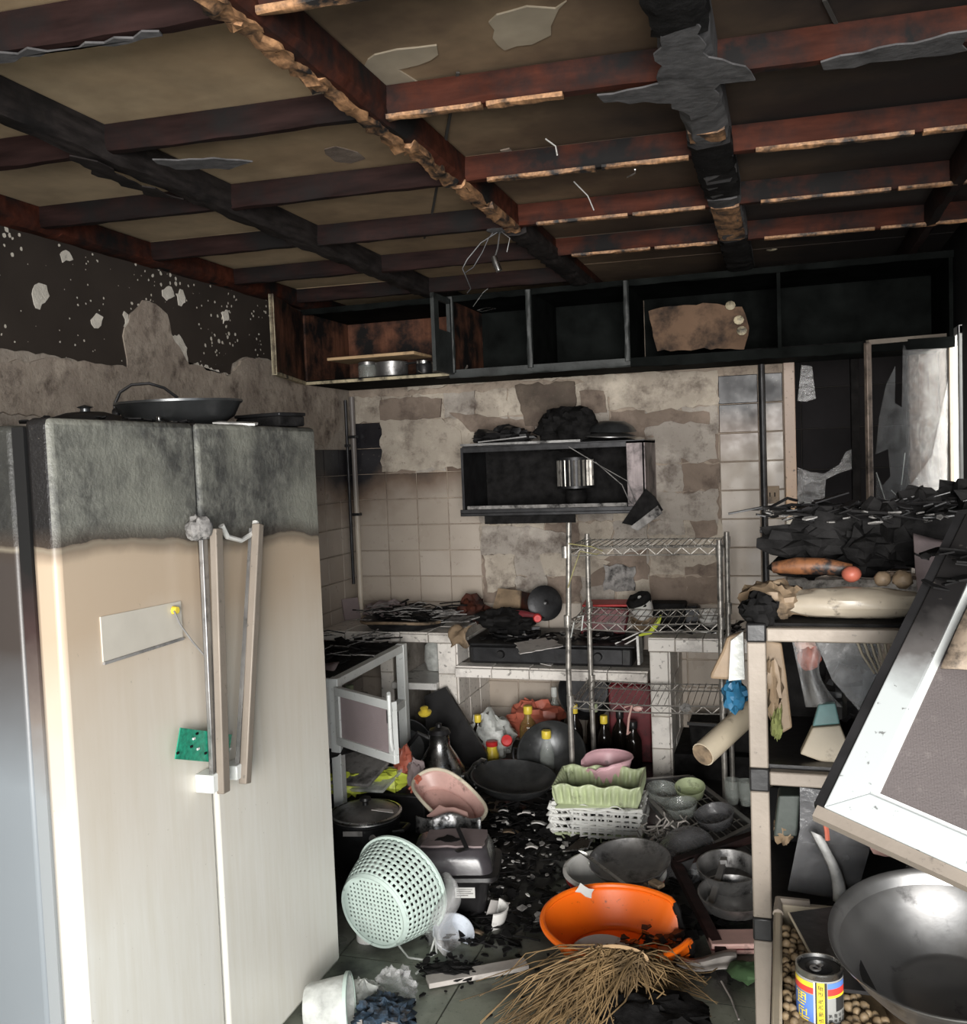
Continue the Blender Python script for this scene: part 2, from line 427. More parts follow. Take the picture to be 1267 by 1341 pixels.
# --- floor: slab and large tiles
fl = struct('floor', MB().box(-2.6, 1.6, -1.2, 5.4, -.08, -.006), M['groove'])
TL = .44
tm = mesh(MB().box(-TL/2+.003, TL/2-.003, -TL/2+.003, TL/2-.003, -.006, 0), 'floor_tile', M['floor'], 0)
for i in range(-6, 4):
    for j in range(0, 13):
        x, y = -.10+(i+.5)*TL, -.30+(j+.5)*TL
        if y > 5.2: continue
        piece('floor_tile', tm, fl, T(x, y, random.uniform(-.001, .0008)) @ E(random.uniform(-.003, .003), random.uniform(-.003, .003), 0))

# --- walls
wl = struct('wall_left', MB().box(XL-.12, XL, -.6, YB+.1, 0, 2.56), M['plaster'])
wb = MB()                                            # back wall with the window opening X .02-.62, Z .95-2.08
wb.box(XL-.1, .0, YB, YB+.14, 0, 2.56); wb.box(.64, XR+.1, YB, YB+.14, 0, 2.56)
wb.box(.0, .64, YB, YB+.14, 0, .95); wb.box(.0, .64, YB, YB+.14, 2.08, 2.56)
wb = struct('wall_back', wb, M['brickwall'])
struct('wall_front_light_block', MB().box(XL-.1, -.95, -.72, -.6, 0, 2.56), M['plaster'])  # unseen wall behind the camera, added to dim the refrigerator's near side
wr = MB()
wr.box(XR, XR+.12, 1.25, 4.52, 0, 2.56); wr.box(XR, XR+.12, 5.12, YB+.14, 0, 2.56)
wr.box(XR, XR+.12, 4.52, 5.12, 0, 1.0); wr.box(XR, XR+.12, 4.52, 5.12, 2.08, 2.56)
wr = struct('wall_right', wr, M['sootwall'])

def tile_mesh(w_, h_, t, mat, name='tile', e=.003):
    """glazed tile lying in XY, face at z = t"""
    x, y = w_/2, h_/2
    mb = MB().add([(-x,-y,0),(x,-y,0),(x,y,0),(-x,y,0),(-x,-y,t-e),(x,-y,t-e),(x,y,t-e),(-x,y,t-e),(-x+e,-y+e,t),(x-e,-y+e,t),(x-e,y-e,t),(-x+e,y-e,t)],
        [(0,1,5,4),(1,2,6,5),(2,3,7,6),(3,0,4,7),(4,5,9,8),(5,6,10,9),(6,7,11,10),(7,4,8,11),(8,9,10,11)])
    return mesh(mb, name, mat, 0)
_tm = {}
def tile(parent, o, ux, uy, w_, h_, mat, t=.008, gap=.004, jit=.0015, name='tile'):
    """tile whose corner is o, spanning w_ along ux and h_ along uy, in the frame of the parent"""
    k = (round(w_, 3), round(h_, 3), mat.name, name, t)
    if k not in _tm: _tm[k] = tile_mesh(w_-gap, h_-gap, t, mat, name)
    ux = Vector(ux).normalized(); uy = Vector(uy).normalized(); n = ux.cross(uy)
    c = Vector(o)+ux*(w_/2)+uy*(h_/2)+n*random.uniform(-jit, jit)
    Mx = Matrix(((ux.x, uy.x, n.x, c.x), (ux.y, uy.y, n.y, c.y), (ux.z, uy.z, n.z, c.z), (0, 0, 0, 1)))
    return piece(name, _tm[k], parent, Mx @ E(random.uniform(-.004, .004), random.uniform(-.004, .004), random.uniform(-.002, .002)))
# back wall: tiles on a .188 x .149 grid, mortar beds where they have fallen off
ZT = [1.083+.149*k for k in range(-7, 8)]
XT = [XL+.002]+[-2.21+.188*k for k in range(0, 10)]+[-.325]
BX, BZ = (1, 0, 0), (0, 0, 1)
def missing(xc, zc):
    if zc > 1.83: return xc > -2.13 or zc > 1.9
    if -2.24 < xc < -1.80 and zc > 1.53: return True
    if -1.80 < xc and zc > 1.68: return True
    if -1.68 < xc < -.6 and zc < 1.30 and zc > .78: return xc > -1.68 
    if xc > -.72 and zc > .8: return True
    if -1.68 < xc and zc >= 1.30: return True
    return False
random.seed(5)
for i in range(len(XT)-1):
    for j in range(len(ZT)-1):
        x0, x1, z0, z1 = XT[i], XT[i+1], ZT[j], ZT[j+1]
        if z1 > 2.09: continue
        if missing((x0+x1)/2, (z0+z1)/2):
            q = random.random()
            t = .012 if q < .72 else .005
            mt = M['mortarA'] if q < .34 else M['mortarB'] if q < .72 else M['mortarC']
            if z0 > 1.8 and x0 < -.72 and q > .6: mt = M['mortarA']
            # the bed stands proud of the wall, towards the room
            out = jag([(0, 0), (x1-x0-.005, 0), (x1-x0-.005, z1-z0-.005), (0, z1-z0-.005)], .011, .028)
            Mx = Matrix(((1, 0, 0, x0+.002), (0, 0, -1, YB), (0, 1, 0, z0+.002), (0, 0, 0, 1)))
            part('mortar_patch', MB().prism(out, t+random.uniform(-.002, .003), Mx), mt, wb, smooth=0)
        else:
            tile(wb, (x0, YB, z0), BX, BZ, x1-x0, z1-z0, M['tile'])
# larger plaster skins left hanging over several beds
def skin(poly_px, t, mt, name='plaster_skin', y=YB, amp=.010, off=0):
    pts = [at(px, py, Y=y) for px, py in poly_px]
    out = jag([(p.x, p.z) for p in pts], amp, .03)
    Mx = Matrix(((1, 0, 0, 0), (0, 0, -1, y-off), (0, 1, 0, 0), (0, 0, 0, 1)))
    return part(name, MB().prism(out, t, Mx), mt, wb, smooth=0)
skin([(535,512),(640,500),(760,497),(800,520),(860,545),(940,520),(940,485),(760,492),(535,505)], .02, M['mortarA'])
skin([(500,548),(580,548),(605,565),(608,612),(560,614),(502,618)], .018, M['mortarA'])
skin([(850,560),(900,552),(938,560),(940,600),(905,606),(870,590)], .019, M['mortarB'])
skin([(852,640),(900,646),(940,640),(940,690),(900,680),(860,678)], .018, M['mortarB'])
skin([(632,690),(700,690),(745,700),(745,722),(700,728),(632,726)], .018, M['mortarB'])
skin([(634,726),(676,726),(676,768),(640,775)], .019, M['mortarA'])
skin([(708,726),(760,722),(800,735),(772,755),(715,752)], .019, M['mortarA'])
skin([(850,700),(935,700),(940,735),(900,742),(855,730)], .018, M['mortarA'])
skin([(770,735),(848,720),(850,752),(770,768)], .015, M['mortarC'])
skin([(500,524),(540,520),(580,522),(578,546),(540,550),(500,550)], .024, M['mortarC'], amp=.006)
skin([(590,540),(640,546),(700,552),(706,575),(660,572),(618,566)], .024, M['mortarC'], amp=.010)
skin([(760,512),(792,512),(796,540),(764,542)], .024, M['mortarC'], amp=.006)
skin([(830,542),(880,535),(930,540),(930,556),(880,552),(845,560)], .024, M['mortarC'], amp=.010)
skin([(800,726),(846,722),(850,758),(806,760)], .022, M['mortarC'], amp=.006)
skin([(676,505),(752,500),(756,530),(735,560),(690,558),(684,530)], .026, M['sootskin'], name='soot_crust', amp=.012)
skin([(904,682),(938,680),(940,700),(912,706)], .022, M['mortarC'], amp=.008)
# right of the bare strip: taller rows of tiles up to the window
for x0, x1 in ((-.325, -.125), (-.125, -.003)):
    for j in range(len(ZT)-1):
        if ZT[j+1] < 2.09: tile(wb, (x0, YB, ZT[j]), BX, BZ, x1-x0, .149, M['tile'])
for j in range(6): tile(wb, (0, YB, .95-.149*(j+1)), BX, BZ, .2, .149, M['tile']); 
# left wall: plaster above, tiles near the corner below Z 1.66
for j in range(len(ZT)-1):
    if ZT[j+1] > 1.70: continue
    for k in range(6):
        y1 = YB-.008-.188*k
        tile(wl, (XL, y1-.188, ZT[j]), (0, 1, 0), (0, 0, 1), .188, .149, M['tile'])
def lskin(poly_px, t, mt, name, amp=.006, step=.03, off=0, smooth=0):
    pts = [at(px, py, X=XL) for px, py in poly_px]
    out = jag([(p.y, p.z) for p in pts], amp, step)
    Mx = Matrix(((0, 0, 1, XL+off), (1, 0, 0, 0), (0, 1, 0, 0), (0, 0, 0, 1)))
    return part(name, MB().prism(out, t, Mx), mt, wl, smooth=smooth)
random.seed(8)
lskin([(-420,150),(0,287),(370,399),(425,415),(440,490),(372,478),(350,470),(320,467),(302,476),(300,490),(270,483),(246,476),(236,452),(222,440),(218,412),(200,396),(184,393),(166,412),(158,440),(164,480),(130,480),(72,466),(0,456),(-420,440)],
      .007, M['paint'], 'paint_layer')
M['plaster2'] = mat_plaster('warm_plaster', (.27, .22, .18), (.40, .34, .28), .6)
lskin([(164,482),(158,440),(167,412),(184,394),(200,397),(216,412),(222,440),(245,478),(300,492),(318,470),(345,472),(370,480),(440,500),(443,560),(424,585),(405,575),(330,560),(200,560),(60,545),(0,540),(-420,540),(-420,480),(0,475),(75,470)],
      .012, M['plaster2'], 'plaster_skin', amp=.008)
M['lime_'] = mat_plaster('white_plaster', (.56, .52, .45), (.64, .60, .53), .1)
for poly in ([(40,378),(48,372),(58,374),(62,388),(52,400),(44,404),(40,392)], [(116,418),(124,410),(133,416),(126,430),(118,424)],
             [(210,380),(222,376),(226,388),(216,394),(211,388)], [(228,384),(237,380),(240,396),(232,400)], [(76,332),(88,330),(93,340),(80,344)],
             [(288,410),(296,406),(298,418),(290,424)], [(210,438),(232,438),(243,456),(244,474),(232,470),(222,452)], [(236,474),(262,478),(300,494),(272,492)], [(160,408),(165,412),(166,432),(160,428)]):
    lskin(poly, .010, M['lime_'], 'bared_plaster', amp=.010, step=.014)

# --- ceiling: boards, joists across, runners along
cl = struct('ceiling', MB().box(XL-.1, XR+.1, -.6, YB+.1, 2.52, 2.62), M['groove'])
RX = [-2.40, -1.69, -.92, -.177, .545]
def jy(k, x): return 1.57+.595*k+(x+1.65)*.058        # the joists run slightly out of square
for i in range(4):
    for k in range(-3, 7):
        x0, x1 = RX[i], RX[i+1]
        if i == 3: x1 = XR
        y0 = jy(k-1, x0); y1 = jy(k, x0)
        y1b = jy(k, x1); y0b = jy(k-1, x1)
        y1 = min(y1, YB); y1b = min(y1b, YB)
        if y0 > YB-.02: continue
        z = 2.495+random.uniform(-.003, .003)
        mb = MB().add([(x0,y0,z),(x1,y0b,z),(x1,y1b,z),(x0,y1,z),(x0,y0,z+.01),(x1,y0b,z+.01),(x1,y1b,z+.01),(x0,y1,z+.01)],
            [(3,2,1,0),(4,5,6,7),(0,1,5,4),(1,2,6,5),(2,3,7,6),(3,0,4,7)])
        part('ceiling_board', mb, M['ceil'], cl, smooth=0)
random.seed(21)
for k in range(-3, 6):
    for i in range(4):
        if k == 5 and i > 1: continue
        x0, x1 = RX[i]+.03, RX[i+1]-.03
        if i == 3: x1 = XR
        y0, y1 = jy(k, x0), jy(k, x1)
        red = (i >= 2 and k >= 0) or (i == 2)
        mb = jbar(MB(), (x0, y0, 2.49), (x1, y1, 2.49), .045, .064+random.uniform(0, .008), .004, .06, seed=i*7+k, low=.35)
        part('joist', mb, M['joist_red'] if red else M['joist'], cl, smooth=25)
        # freshly bared lower arris
        if i >= 2 and k >= 0 and not (i == 3 and k == 1):
            a, b = (0.0, .62) if (i == 2 and k < 2) else (.1, .95)
            for t0, t1 in ((a, a+(b-a)*.55), (a+(b-a)*.58, b)):
                pa = Vector((x0+(x1-x0)*t0, y0+(y1-y0)*t0-.012, 2.423)); pb = Vector((x0+(x1-x0)*t1, y0+(y1-y0)*t1-.012, 2.423))
                part('bared_strip', jbar(MB(), pa, pb, .026, .010, .005, .03, seed=k, low=.6), M['bare'], cl, smooth=25)
for i, X in enumerate(RX):
    wd = (.10, .085, .07, .11, .05)[i]
    mb = jbar(MB(), (X, -.5, 2.49), (X, YB, 2.49), wd, .078, .009 if i in (1, 3) else .005, .05, seed=i*3+1, low=.5)
    part('runner', mb, (M['joist_red'], M['runner'], M['joist_red'], M['ash'], M['joist'])[i], cl, smooth=20)
# red scorched length of the wall plate and dark char ends
part('wall_plate', jbar(MB(), (XL+.03, 2.80, 2.452), (XL+.03, 3.38, 2.452), .075, .04, .004, .05, seed=2), M['joist_red'], cl, smooth=20)
part('wall_plate', jbar(MB(), (XL+.02, -.5, 2.445), (XL+.02, YB, 2.445), .05, .03, .003, .06, seed=4), M['char'], cl, smooth=20)
# splintered bare wood under the middle runner
for y0, y1, dx in ((1.2, 1.62, -.012), (1.6, 1.95, -.014), (1.9, 2.4, -.012), (2.38, 2.75, .004), (2.78, 3.08, .01), (3.05, 3.42, .012)):
    part('splintered_strip', jbar(MB(), (-.92+dx, y0, 2.424), (-.925+dx, y1, 2.424), .048, .018, .016, .025, seed=y0, low=1), M['bare'], cl, smooth=15)
for y0, y1, mt in ((2.60, 2.68, 'bare'), (3.30, 3.40, 'pale'), (3.42, 3.95, 'bare')):
    part('bared_end', jbar(MB(), (-.177, y0, 2.430), (-.177, y1, 2.430), .095, .022, .005, .03, seed=y0), M[mt] if mt == 'bare' else M['ash'], cl, smooth=15)
part('char_length', jbar(MB(), (-.177, 2.70, 2.45), (-.177, 3.28, 2.45), .115, .045, .01, .03, seed=9), M['char'], cl, smooth=15)
part('char_length', jbar(MB(), (-.177, 1.4, 2.45), (-.177, 1.98, 2.45), .115, .045, .01, .03, seed=12), M['char'], cl, smooth=15)
part('char_length', jbar(MB(), (-.177, 3.97, 2.45), (-.177, 5.2, 2.45), .115, .045, .01, .03, seed=13), M['char'], cl, smooth=15)
part('char_length', jbar(MB(), (-.92, 3.45, 2.45), (-.92, 5.2, 2.45), .085, .045, .012, .03, seed=15), M['runner'], cl, smooth=15)
def cskin(poly_px, z, mt, name, amp=.008, t=.004, step=.03):
    pts = [at(px, py, Z=z) for px, py in poly_px]
    out = jag([(p.x, p.y) for p in pts], amp, step)
    return part(name, MB().prism(out, t, T(0, 0, z)), mt, cl, smooth=0)
# places where the smoked skin of the boards has come away
cskin([(468,100),(490,72),(520,66),(572,60),(574,72),(548,86),(520,92),(548,108),(548,132),(500,138),(470,120)], 2.492, M['pale'], 'peeled_patch')
cskin([(641,30),(650,20),(690,10),(728,12),(742,2),(726,22),(722,46),(696,58),(662,66),(646,50)], 2.492, M['pale'], 'peeled_patch')
cskin([(372,156),(392,130),(420,122),(470,150),(440,152)], 2.492, M['mortarC'], 'peeled_patch')
cskin([(425,196),(440,192),(470,200),(478,208),(460,214),(438,212)], 2.492, M['mortarC'], 'peeled_patch')
cskin([(656,198),(668,195),(674,202),(662,207)], 2.492, M['mortarC'], 'peeled_patch')
# grey ash plates hanging from the crossing by the window side and from the left joists
cskin([(865,45),(885,22),(908,20),(930,75),(985,95),(990,105),(945,110),(930,150),(905,158),(880,135),(790,135),(782,125),(862,110)], 2.405, M['ash'], 'ash_plate', .012)
cskin([(1075,82),(1130,70),(1267,42),(1267,66),(1180,80),(1080,92)], 2.415, M['ash'], 'ash_plate', .012)
cskin([(0,70),(100,64),(210,42),(214,48),(170,58),(90,68),(0,84)], 2.412, M['ash'], 'ash_plate', .014)
cskin([(90,205),(140,218),(180,240),(240,262),(200,258),(130,232)], 2.405, M['runner'], 'ash_plate', .014)
cskin([(200,210),(280,208),(330,212),(300,222),(230,222)], 2.410, M['ash'], 'ash_plate', .012)
for a, b in (((600,95),(565,285)), ((560,300),(556,312)), ((1080,0),(1100,40))):
    pa, pb = at(*a, Z=2.49), at(*b, Z=2.49)
    part('board_joint', MB().bar(pa, pb, .008, .004), M['groove'], cl, smooth=0)
# blackened lintel over the window and the cabinet line
q_ = [at(a, b_, X=XR) for a, b_ in ((1203, 402), (1208, 398), (1212, 416), (1203, 418))]
part('plaster_spot', MB().prism(jag([(v_.y, v_.z) for v_ in q_], .006, .02), .004, Matrix(((0, 0, 1, XR-.004), (1, 0, 0, 0), (0, 1, 0, 0), (0, 0, 0, 1)))), M['mortarA'], wr, smooth=0)
struct('trim_1', jbar(MB(), (-.35, YB-.03, 2.10), (XR, YB-.03, 2.10), .05, .045, .004, .06, seed=3), M['char'], smooth=20)

# --- window in the back wall
w1 = struct('window_1', MB().box(.0, .64, YB+.02, YB+.12, .93, .955), M['alu'])
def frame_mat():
    s = N('scorched_frame_painted_light'); p = s.pos(); x = s.sep(p)
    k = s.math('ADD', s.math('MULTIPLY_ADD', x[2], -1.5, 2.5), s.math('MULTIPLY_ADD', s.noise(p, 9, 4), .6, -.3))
    c = s.ramp(k, [(.0, (.40, .30, .24)), (.45, (.50, .36, .26)), (.62, (.62, .36, .16)), (.72, (.75, .70, .60)), (1.0, (.78, .76, .70))])  # daylight painted into the colour: orange to cream-white low down
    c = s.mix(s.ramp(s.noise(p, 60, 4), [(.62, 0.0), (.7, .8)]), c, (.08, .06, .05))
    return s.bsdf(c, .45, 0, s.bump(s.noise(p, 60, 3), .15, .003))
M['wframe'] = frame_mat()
part('window_frame', MB().box(.0, .055, YB-.035, YB+.05, .95, 2.08), M['wframe'], w1, bevel=.004, label='scorched left jamb with light painted in towards its foot')
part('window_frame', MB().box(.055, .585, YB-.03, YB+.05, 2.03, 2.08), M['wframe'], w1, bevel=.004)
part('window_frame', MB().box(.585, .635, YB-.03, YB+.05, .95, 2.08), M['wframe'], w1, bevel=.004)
M['pinkwood'] = M_('pinkish_grained_board', (.50, .34, .27), .55, var=.4, scale=8, stretch=(9, 9, .6), soot=.1, bump=.15)
part('reveal_board', MB().box(.635, XR, YB-.022, YB, .95, 2.10), M['pinkwood'], w1, label='pinkish grained board at the right of the window')
part('window_frame', MB().box(.32, .36, YB-.01, YB+.05, .95, 2.03), M['char'], w1, bevel=.004, label='blackened middle mullion')
def shard(pxs, y, parent, name='glass_shard', t=.004, mt='glass'):
    pts = [at(px, py, Y=y) for px, py in pxs]
    Mx = Matrix(((1, 0, 0, 0), (0, 0, -1, y), (0, 1, 0, 0), (0, 0, 0, 1)))
    return part(name, MB().prism([(p.x, p.z) for p in pts], t, Mx), M[mt], parent, smooth=0)
shard([(1044,735),(1045,612),(1062,618),(1080,620),(1100,608),(1108,592),(1124,584),(1124,612),(1098,620),(1082,628),(1080,660),(1078,735)], YB+.01, w1)
shard([(1045,525),(1050,478),(1064,480),(1069,522),(1056,526)], YB+.01, w1)
shard([(1046,735),(1046,655),(1056,690),(1068,718),(1072,735)], YB+.004, w1, mt='milky')
# light shaft beyond: dark tiled wall
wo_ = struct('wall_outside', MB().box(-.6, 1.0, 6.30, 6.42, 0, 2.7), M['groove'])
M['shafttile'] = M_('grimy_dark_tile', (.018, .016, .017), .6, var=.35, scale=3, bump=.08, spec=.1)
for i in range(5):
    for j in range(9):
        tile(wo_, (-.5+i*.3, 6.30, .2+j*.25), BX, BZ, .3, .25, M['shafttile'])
struct('wall_shaft', MB().box(-.12, -.02, YB+.14, 6.3, 0, 2.7), M['sootwall'])
struct('wall_shaft_light_block', MB().box(.90, 1.0, YB+.14, 6.4, 0, 2.7), M['sootwall'])  # unseen wall, added to close the shaft and keep it dark
struct('ceiling_shaft_light_block', MB().box(-.12, 1.0, YB+.14, 6.4, 2.5, 2.6), M['sootwall'])  # unseen roof, added to keep sky light out of the shaft
# --- open casement swung into the room, with broken panes
HA, HB = Vector((.352, 4.55, 0)), Vector((.71, 4.74, 0))
cs = thing('window_sash', 'burnt aluminium casement swung into the room with cracked glass left in it', 'window', (.352, 4.55, 1.05), (0, 0, math.atan2(.19, .358)))
M['sash'] = M_('heat_stained_aluminium', (.30, .24, .20), .42, .45, var=.4, scale=6, soot=.35, sscale=8, bump=.15)
SW = (HB-HA).length
part('stile', MB().box(-.012, .012, -.012, .012, .0, .985), M['sash'], cs, bevel=.003)
part('stile', MB().box(SW-.02, SW, -.015, .015, .06, 1.01), M['alu'], cs, bevel=.003)
part('rail', MB().bar((0, 0, .985), (SW, 0, 1.01), .022, .02), M['alu'], cs)
part('rail', MB().bar((0, 0, .02), (SW, 0, .05), .03, .03), M['char'], cs)
def sp(poly, t=.004, mt='glass', y=0):
    Mx = Matrix(((1, 0, 0, 0), (0, 0, -1, y), (0, 1, 0, 0), (0, 0, 0, 1)))
    return part('glass_shard', MB().prism(poly, t, Mx), M[mt], cs, smooth=0)
sp([(.025, .04), (.03, .42), (.06, .36), (.10, .40), (.09, .52), (.03, .50), (.05, .66), (.085, .80), (.13, .88), (.125, .72), (.16, .70), (.17, .97), (SW-.02, .99), (SW-.02, .06), (.14, .04)])
sp([(.13, .14), (.20, .02), (.37, .30), (SW-.02, .75), (SW-.02, .82), (.30, .48), (.17, .33)], .003, 'film', -.004)
for a, b in (((.03, .42), (.07, .30)), ((.07, .30), (.15, .26)), ((.15, .26), (.22, .05)), ((.10, .34), (.16, .28)), ((.17, .5), (.15, .36))):
    part('crack', MB().bar((a[0], -.004, a[1]), (b[0], -.004, b[1]), .003, .003), M['milky'], cs, smooth=0)
# --- side window: grained pane, near half left out so daylight reaches the back jamb
w2 = struct('window_2', MB().box(XR-.01, XR+.1, 4.50, 5.14, .985, 1.01), M['alu_white'])
s = N('grained_pane'); v = s.pos(); g = s.noise(v, 14, 5, .6, (10, 10, .7)); tr = s.n('ShaderNodeBsdfTranslucent'); df = s.n('ShaderNodeBsdfDiffuse'); mx = s.n('ShaderNodeMixShader')
c = s.mix(s.ramp(g, [(.35, 0.0), (.65, 1.0)]), (.34, .22, .19), (.75, .58, .49)); s.l(c, tr.inputs[0]); s.l(c, df.inputs[0]); mx.inputs[0].default_value = .35
s.l(tr.outputs[0], mx.inputs[1]); s.l(df.outputs[0], mx.inputs[2]); s.l(mx.outputs[0], s.out.inputs[0]); M['grained'] = s.m
part('pane', MB().box(XR+.05, XR+.056, 4.84, 5.08, 1.03, 2.05), M['grained'], w2)
for y in (4.52, 4.80, 5.07): part('window_frame', MB().box(XR-.012, XR+.07, y, y+.045, 1.01, 2.08), M['alu_white'], w2, bevel=.003)
part('window_frame', MB().box(XR-.012, XR+.07, 4.52, 5.12, 2.045, 2.08), M['alu_white'], w2)
# ledge below the window
struct('trim_2', MB().box(.0, XR, YB-.13, YB, .86, .93), M['char_grey'])

# ================================================================ LARGE THINGS
# --- refrigerator against the left wall
def mat_fridge(name, side=False):
    s = N(name); p = s.pos(); x = s.sep(p)
    n1 = s.noise(p, 5, 4); n2 = s.noise(p, 26, 6, .7); n3 = s.noise(p, 2.2, 3)
    st = s.noise(p, 7, 4, .6, (1, 6, .5))
    z = s.math('ADD', x[2], s.math('MULTIPLY_ADD', n1, .05, -.025))
    # burnt skin above a wavering lower limit, tan smoke stain fading out below it
    wav = s.n('ShaderNodeMath'); wav.operation = 'SINE'; s.l(s.math('MULTIPLY', x[1], 9.5), wav.inputs[0])
    zb = s.math('ADD', z, s.math('MULTIPLY', wav.outputs[0], .009)); zb = s.math('ADD', zb, s.math('MULTIPLY_ADD', x[1], .072, -.128-.045))
    clean = s.mix(s.ramp(st, [(.3, 0.0), (.7, 1.0)]), (.70, .675, .60), (.76, .745, .69)) if not side else s.mix(n3, (.21, .235, .255), (.25, .275, .295))  # side: shade painted in as a darker blue-grey
    k = s.math('ADD', z, s.math('MULTIPLY_ADD', n3, .3, -.15))
    if not side:
        c = s.mix(s.ramp(s.math('MULTIPLY_ADD', k, 1.0, -.5), [(.12, 0.0), (.62, .55), (.80, .95)]), clean, (.50, .385, .275))
    else:
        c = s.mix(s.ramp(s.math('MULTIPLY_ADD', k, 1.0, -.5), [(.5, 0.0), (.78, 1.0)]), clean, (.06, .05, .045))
    c = s.mix(s.ramp(zb, [(0.0, 0.0), (1.0, 1.0)]), c, c)
    top = s.mix(s.ramp(n2, [(.38, 0.0), (.62, 1.0)]), (.075, .075, .07), (.20, .20, .175))
    top = s.mix(s.ramp(n1, [(.48, 0.0), (.70, .75)]), top, (.035, .036, .036))
    top = s.mix(s.ramp(s.noise(p, 3.1, 3), [(.46, 0.0), (.70, .8)]), top, (.26, .26, .22))
    up = s.math('GREATER_THAN', zb, 1.405)
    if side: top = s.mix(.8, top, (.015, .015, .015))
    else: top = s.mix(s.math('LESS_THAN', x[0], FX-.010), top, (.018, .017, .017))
    edge = s.ramp(zb, [(1.380/2, 0.0), (1.404/2, .9), (1.412/2, .9), (1.44/2, 0.0)])
    zz = s.math('MULTIPLY', zb, .5)
    edge = s.ramp(zz, [(.683, 0.0), (.702, .85), (.7025, .85), (.722, 0.0)])
    c = s.mix(up, c, top)
    c = s.mix(edge, c, (.06, .045, .035))
    rim = s.ramp(zz, [(.698, 0.0), (.700, .9), (.7015, .9), (.703, 0.0)])
    c = s.mix(rim, c, (.33, .29, .22))
    # soot around the handle brackets
    c = s.mix(s.ramp(s.noise(p, 90, 3), [(.72, 0.0), (.76, .4)]), c, (.25, .22, .18))
    rough = s.mix(up, .33, .34)
    bmp = s.bump(s.math('MULTIPLY', s.noise(p, 75, 5, .7), s.math('MULTIPLY_ADD', up, .95, .05)), .55, .006)
    return s.bsdf(c, rough, 0, bmp)
FX = -1.362
M['fridge'] = mat_fridge('scorched_fridge_door'); M['fridge_side'] = mat_fridge('shaded_fridge_side', True)
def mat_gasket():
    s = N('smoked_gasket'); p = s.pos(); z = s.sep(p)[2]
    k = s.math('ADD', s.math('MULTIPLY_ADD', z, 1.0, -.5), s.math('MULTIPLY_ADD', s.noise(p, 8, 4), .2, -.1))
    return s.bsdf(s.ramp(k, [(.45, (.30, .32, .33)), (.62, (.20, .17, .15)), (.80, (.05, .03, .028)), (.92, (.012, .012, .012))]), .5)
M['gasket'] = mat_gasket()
FX = -1.362
fr = thing('refrigerator', 'large white double-door refrigerator, blackened and blistered along its top', 'refrigerator', (-1.85, 2.12, 0))
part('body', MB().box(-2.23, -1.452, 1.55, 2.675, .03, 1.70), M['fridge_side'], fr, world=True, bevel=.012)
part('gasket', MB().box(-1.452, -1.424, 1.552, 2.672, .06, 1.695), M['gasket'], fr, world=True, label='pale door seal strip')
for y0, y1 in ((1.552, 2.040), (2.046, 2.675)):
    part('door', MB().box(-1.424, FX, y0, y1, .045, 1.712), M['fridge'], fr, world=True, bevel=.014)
for x, y in ((-1.5, 1.62), (-1.5, 2.6), (-2.15, 1.62), (-2.15, 2.6)):
    part('foot', MB().lathe([(.0, 0), (.022, 0), (.022, .035), (0, .035)], 12, T(x, y, 0)), M['char_gloss'], fr, world=True)
def fpt(px, py, off): return at(px, py, X=FX+off)
# handles: aluminium bars hanging off burnt brackets
h1 = part('handle', MB().bar(fpt(283, 692, .055), fpt(293, 1038, .055), .030, .020, (1, 0, 0)), M['alu'], fr, world=True, bevel=.003)
part('handle_face', MB().bar(fpt(266, 706, .038), fpt(281, 1036, .038), .022, .012, (1, 0, 0)), M['dullsteel'], h1, world=True, bevel=.002)
p = fpt(262, 692, .03); part('bracket', MB().blob(p, (.03, .035, .03), 12, .35, 3, 4), M['char_grey'], h1, world=True, label='charred upper bracket')
p = fpt(279, 1022, .03); part('bracket', MB().box(p.x-.03, p.x+.02, p.y-.03, p.y+.02, p.z-.022, p.z+.022), M['alu_white'], h1, world=True, bevel=.003)
h2 = part('handle', MB().bar(fpt(338, 686, .05), fpt(321, 1026, .05), .026, .022, (1, 0, 0)), M['alu'], fr, world=True, bevel=.003, label='loose handle leaning over')
part('handle_face', MB().bar(fpt(331, 692, .033), fpt(312, 1012, .033), .016, .012, (1, 0, 0)), M['dullsteel'], h2, world=True)
part('melted_strap', MB().tube([fpt(290, 688, .03), fpt(298, 703, .035), fpt(316, 708, .04), fpt(332, 698, .035), fpt(335, 684, .03)], [.008, .007, .006, .007, .009], 8), M['enamel'], h2, world=True)
p = fpt(315, 1006, .03); part('bracket', MB().box(p.x-.03, p.x+.015, p.y-.04, p.y+.02, p.z-.018, p.z+.018), M['alu_white'], h2, world=True, bevel=.003)
q = [fpt(*a, .003) for a in ((132, 808), (237, 787), (240, 836), (136, 869))]
lp = MB().add([tuple(v) for v in q]+[(FX-.002, v.y, v.z) for v in q], [(0,1,2,3), (4,5,1,0), (5,6,2,1), (6,7,3,2), (7,4,0,3)])
M['plate'] = M_('smoked_plate', (.56, .52, .45), .45, var=.06, bump=.05)
lp = part('label_plate', lp, M['plate'], fr, world=True, smooth=0, label='blank pale plate stuck on the left door')
part('painted_shadow', MB().bar(fpt(136, 869, .004), fpt(240, 836, .004), .006, .006, (1, 0, 0)), M['grey'], lp, world=True)  # grey bar painted as the shadow under the plate's lower edge
pl = part('sensor_cap', MB().lathe([(0, .012), (.008, .012), (.010, 0)], 14, Matrix.Translation(fpt(227, 799, .004)) @ E(0, PI/2, 0)), M['yellow'], lp, world=True)
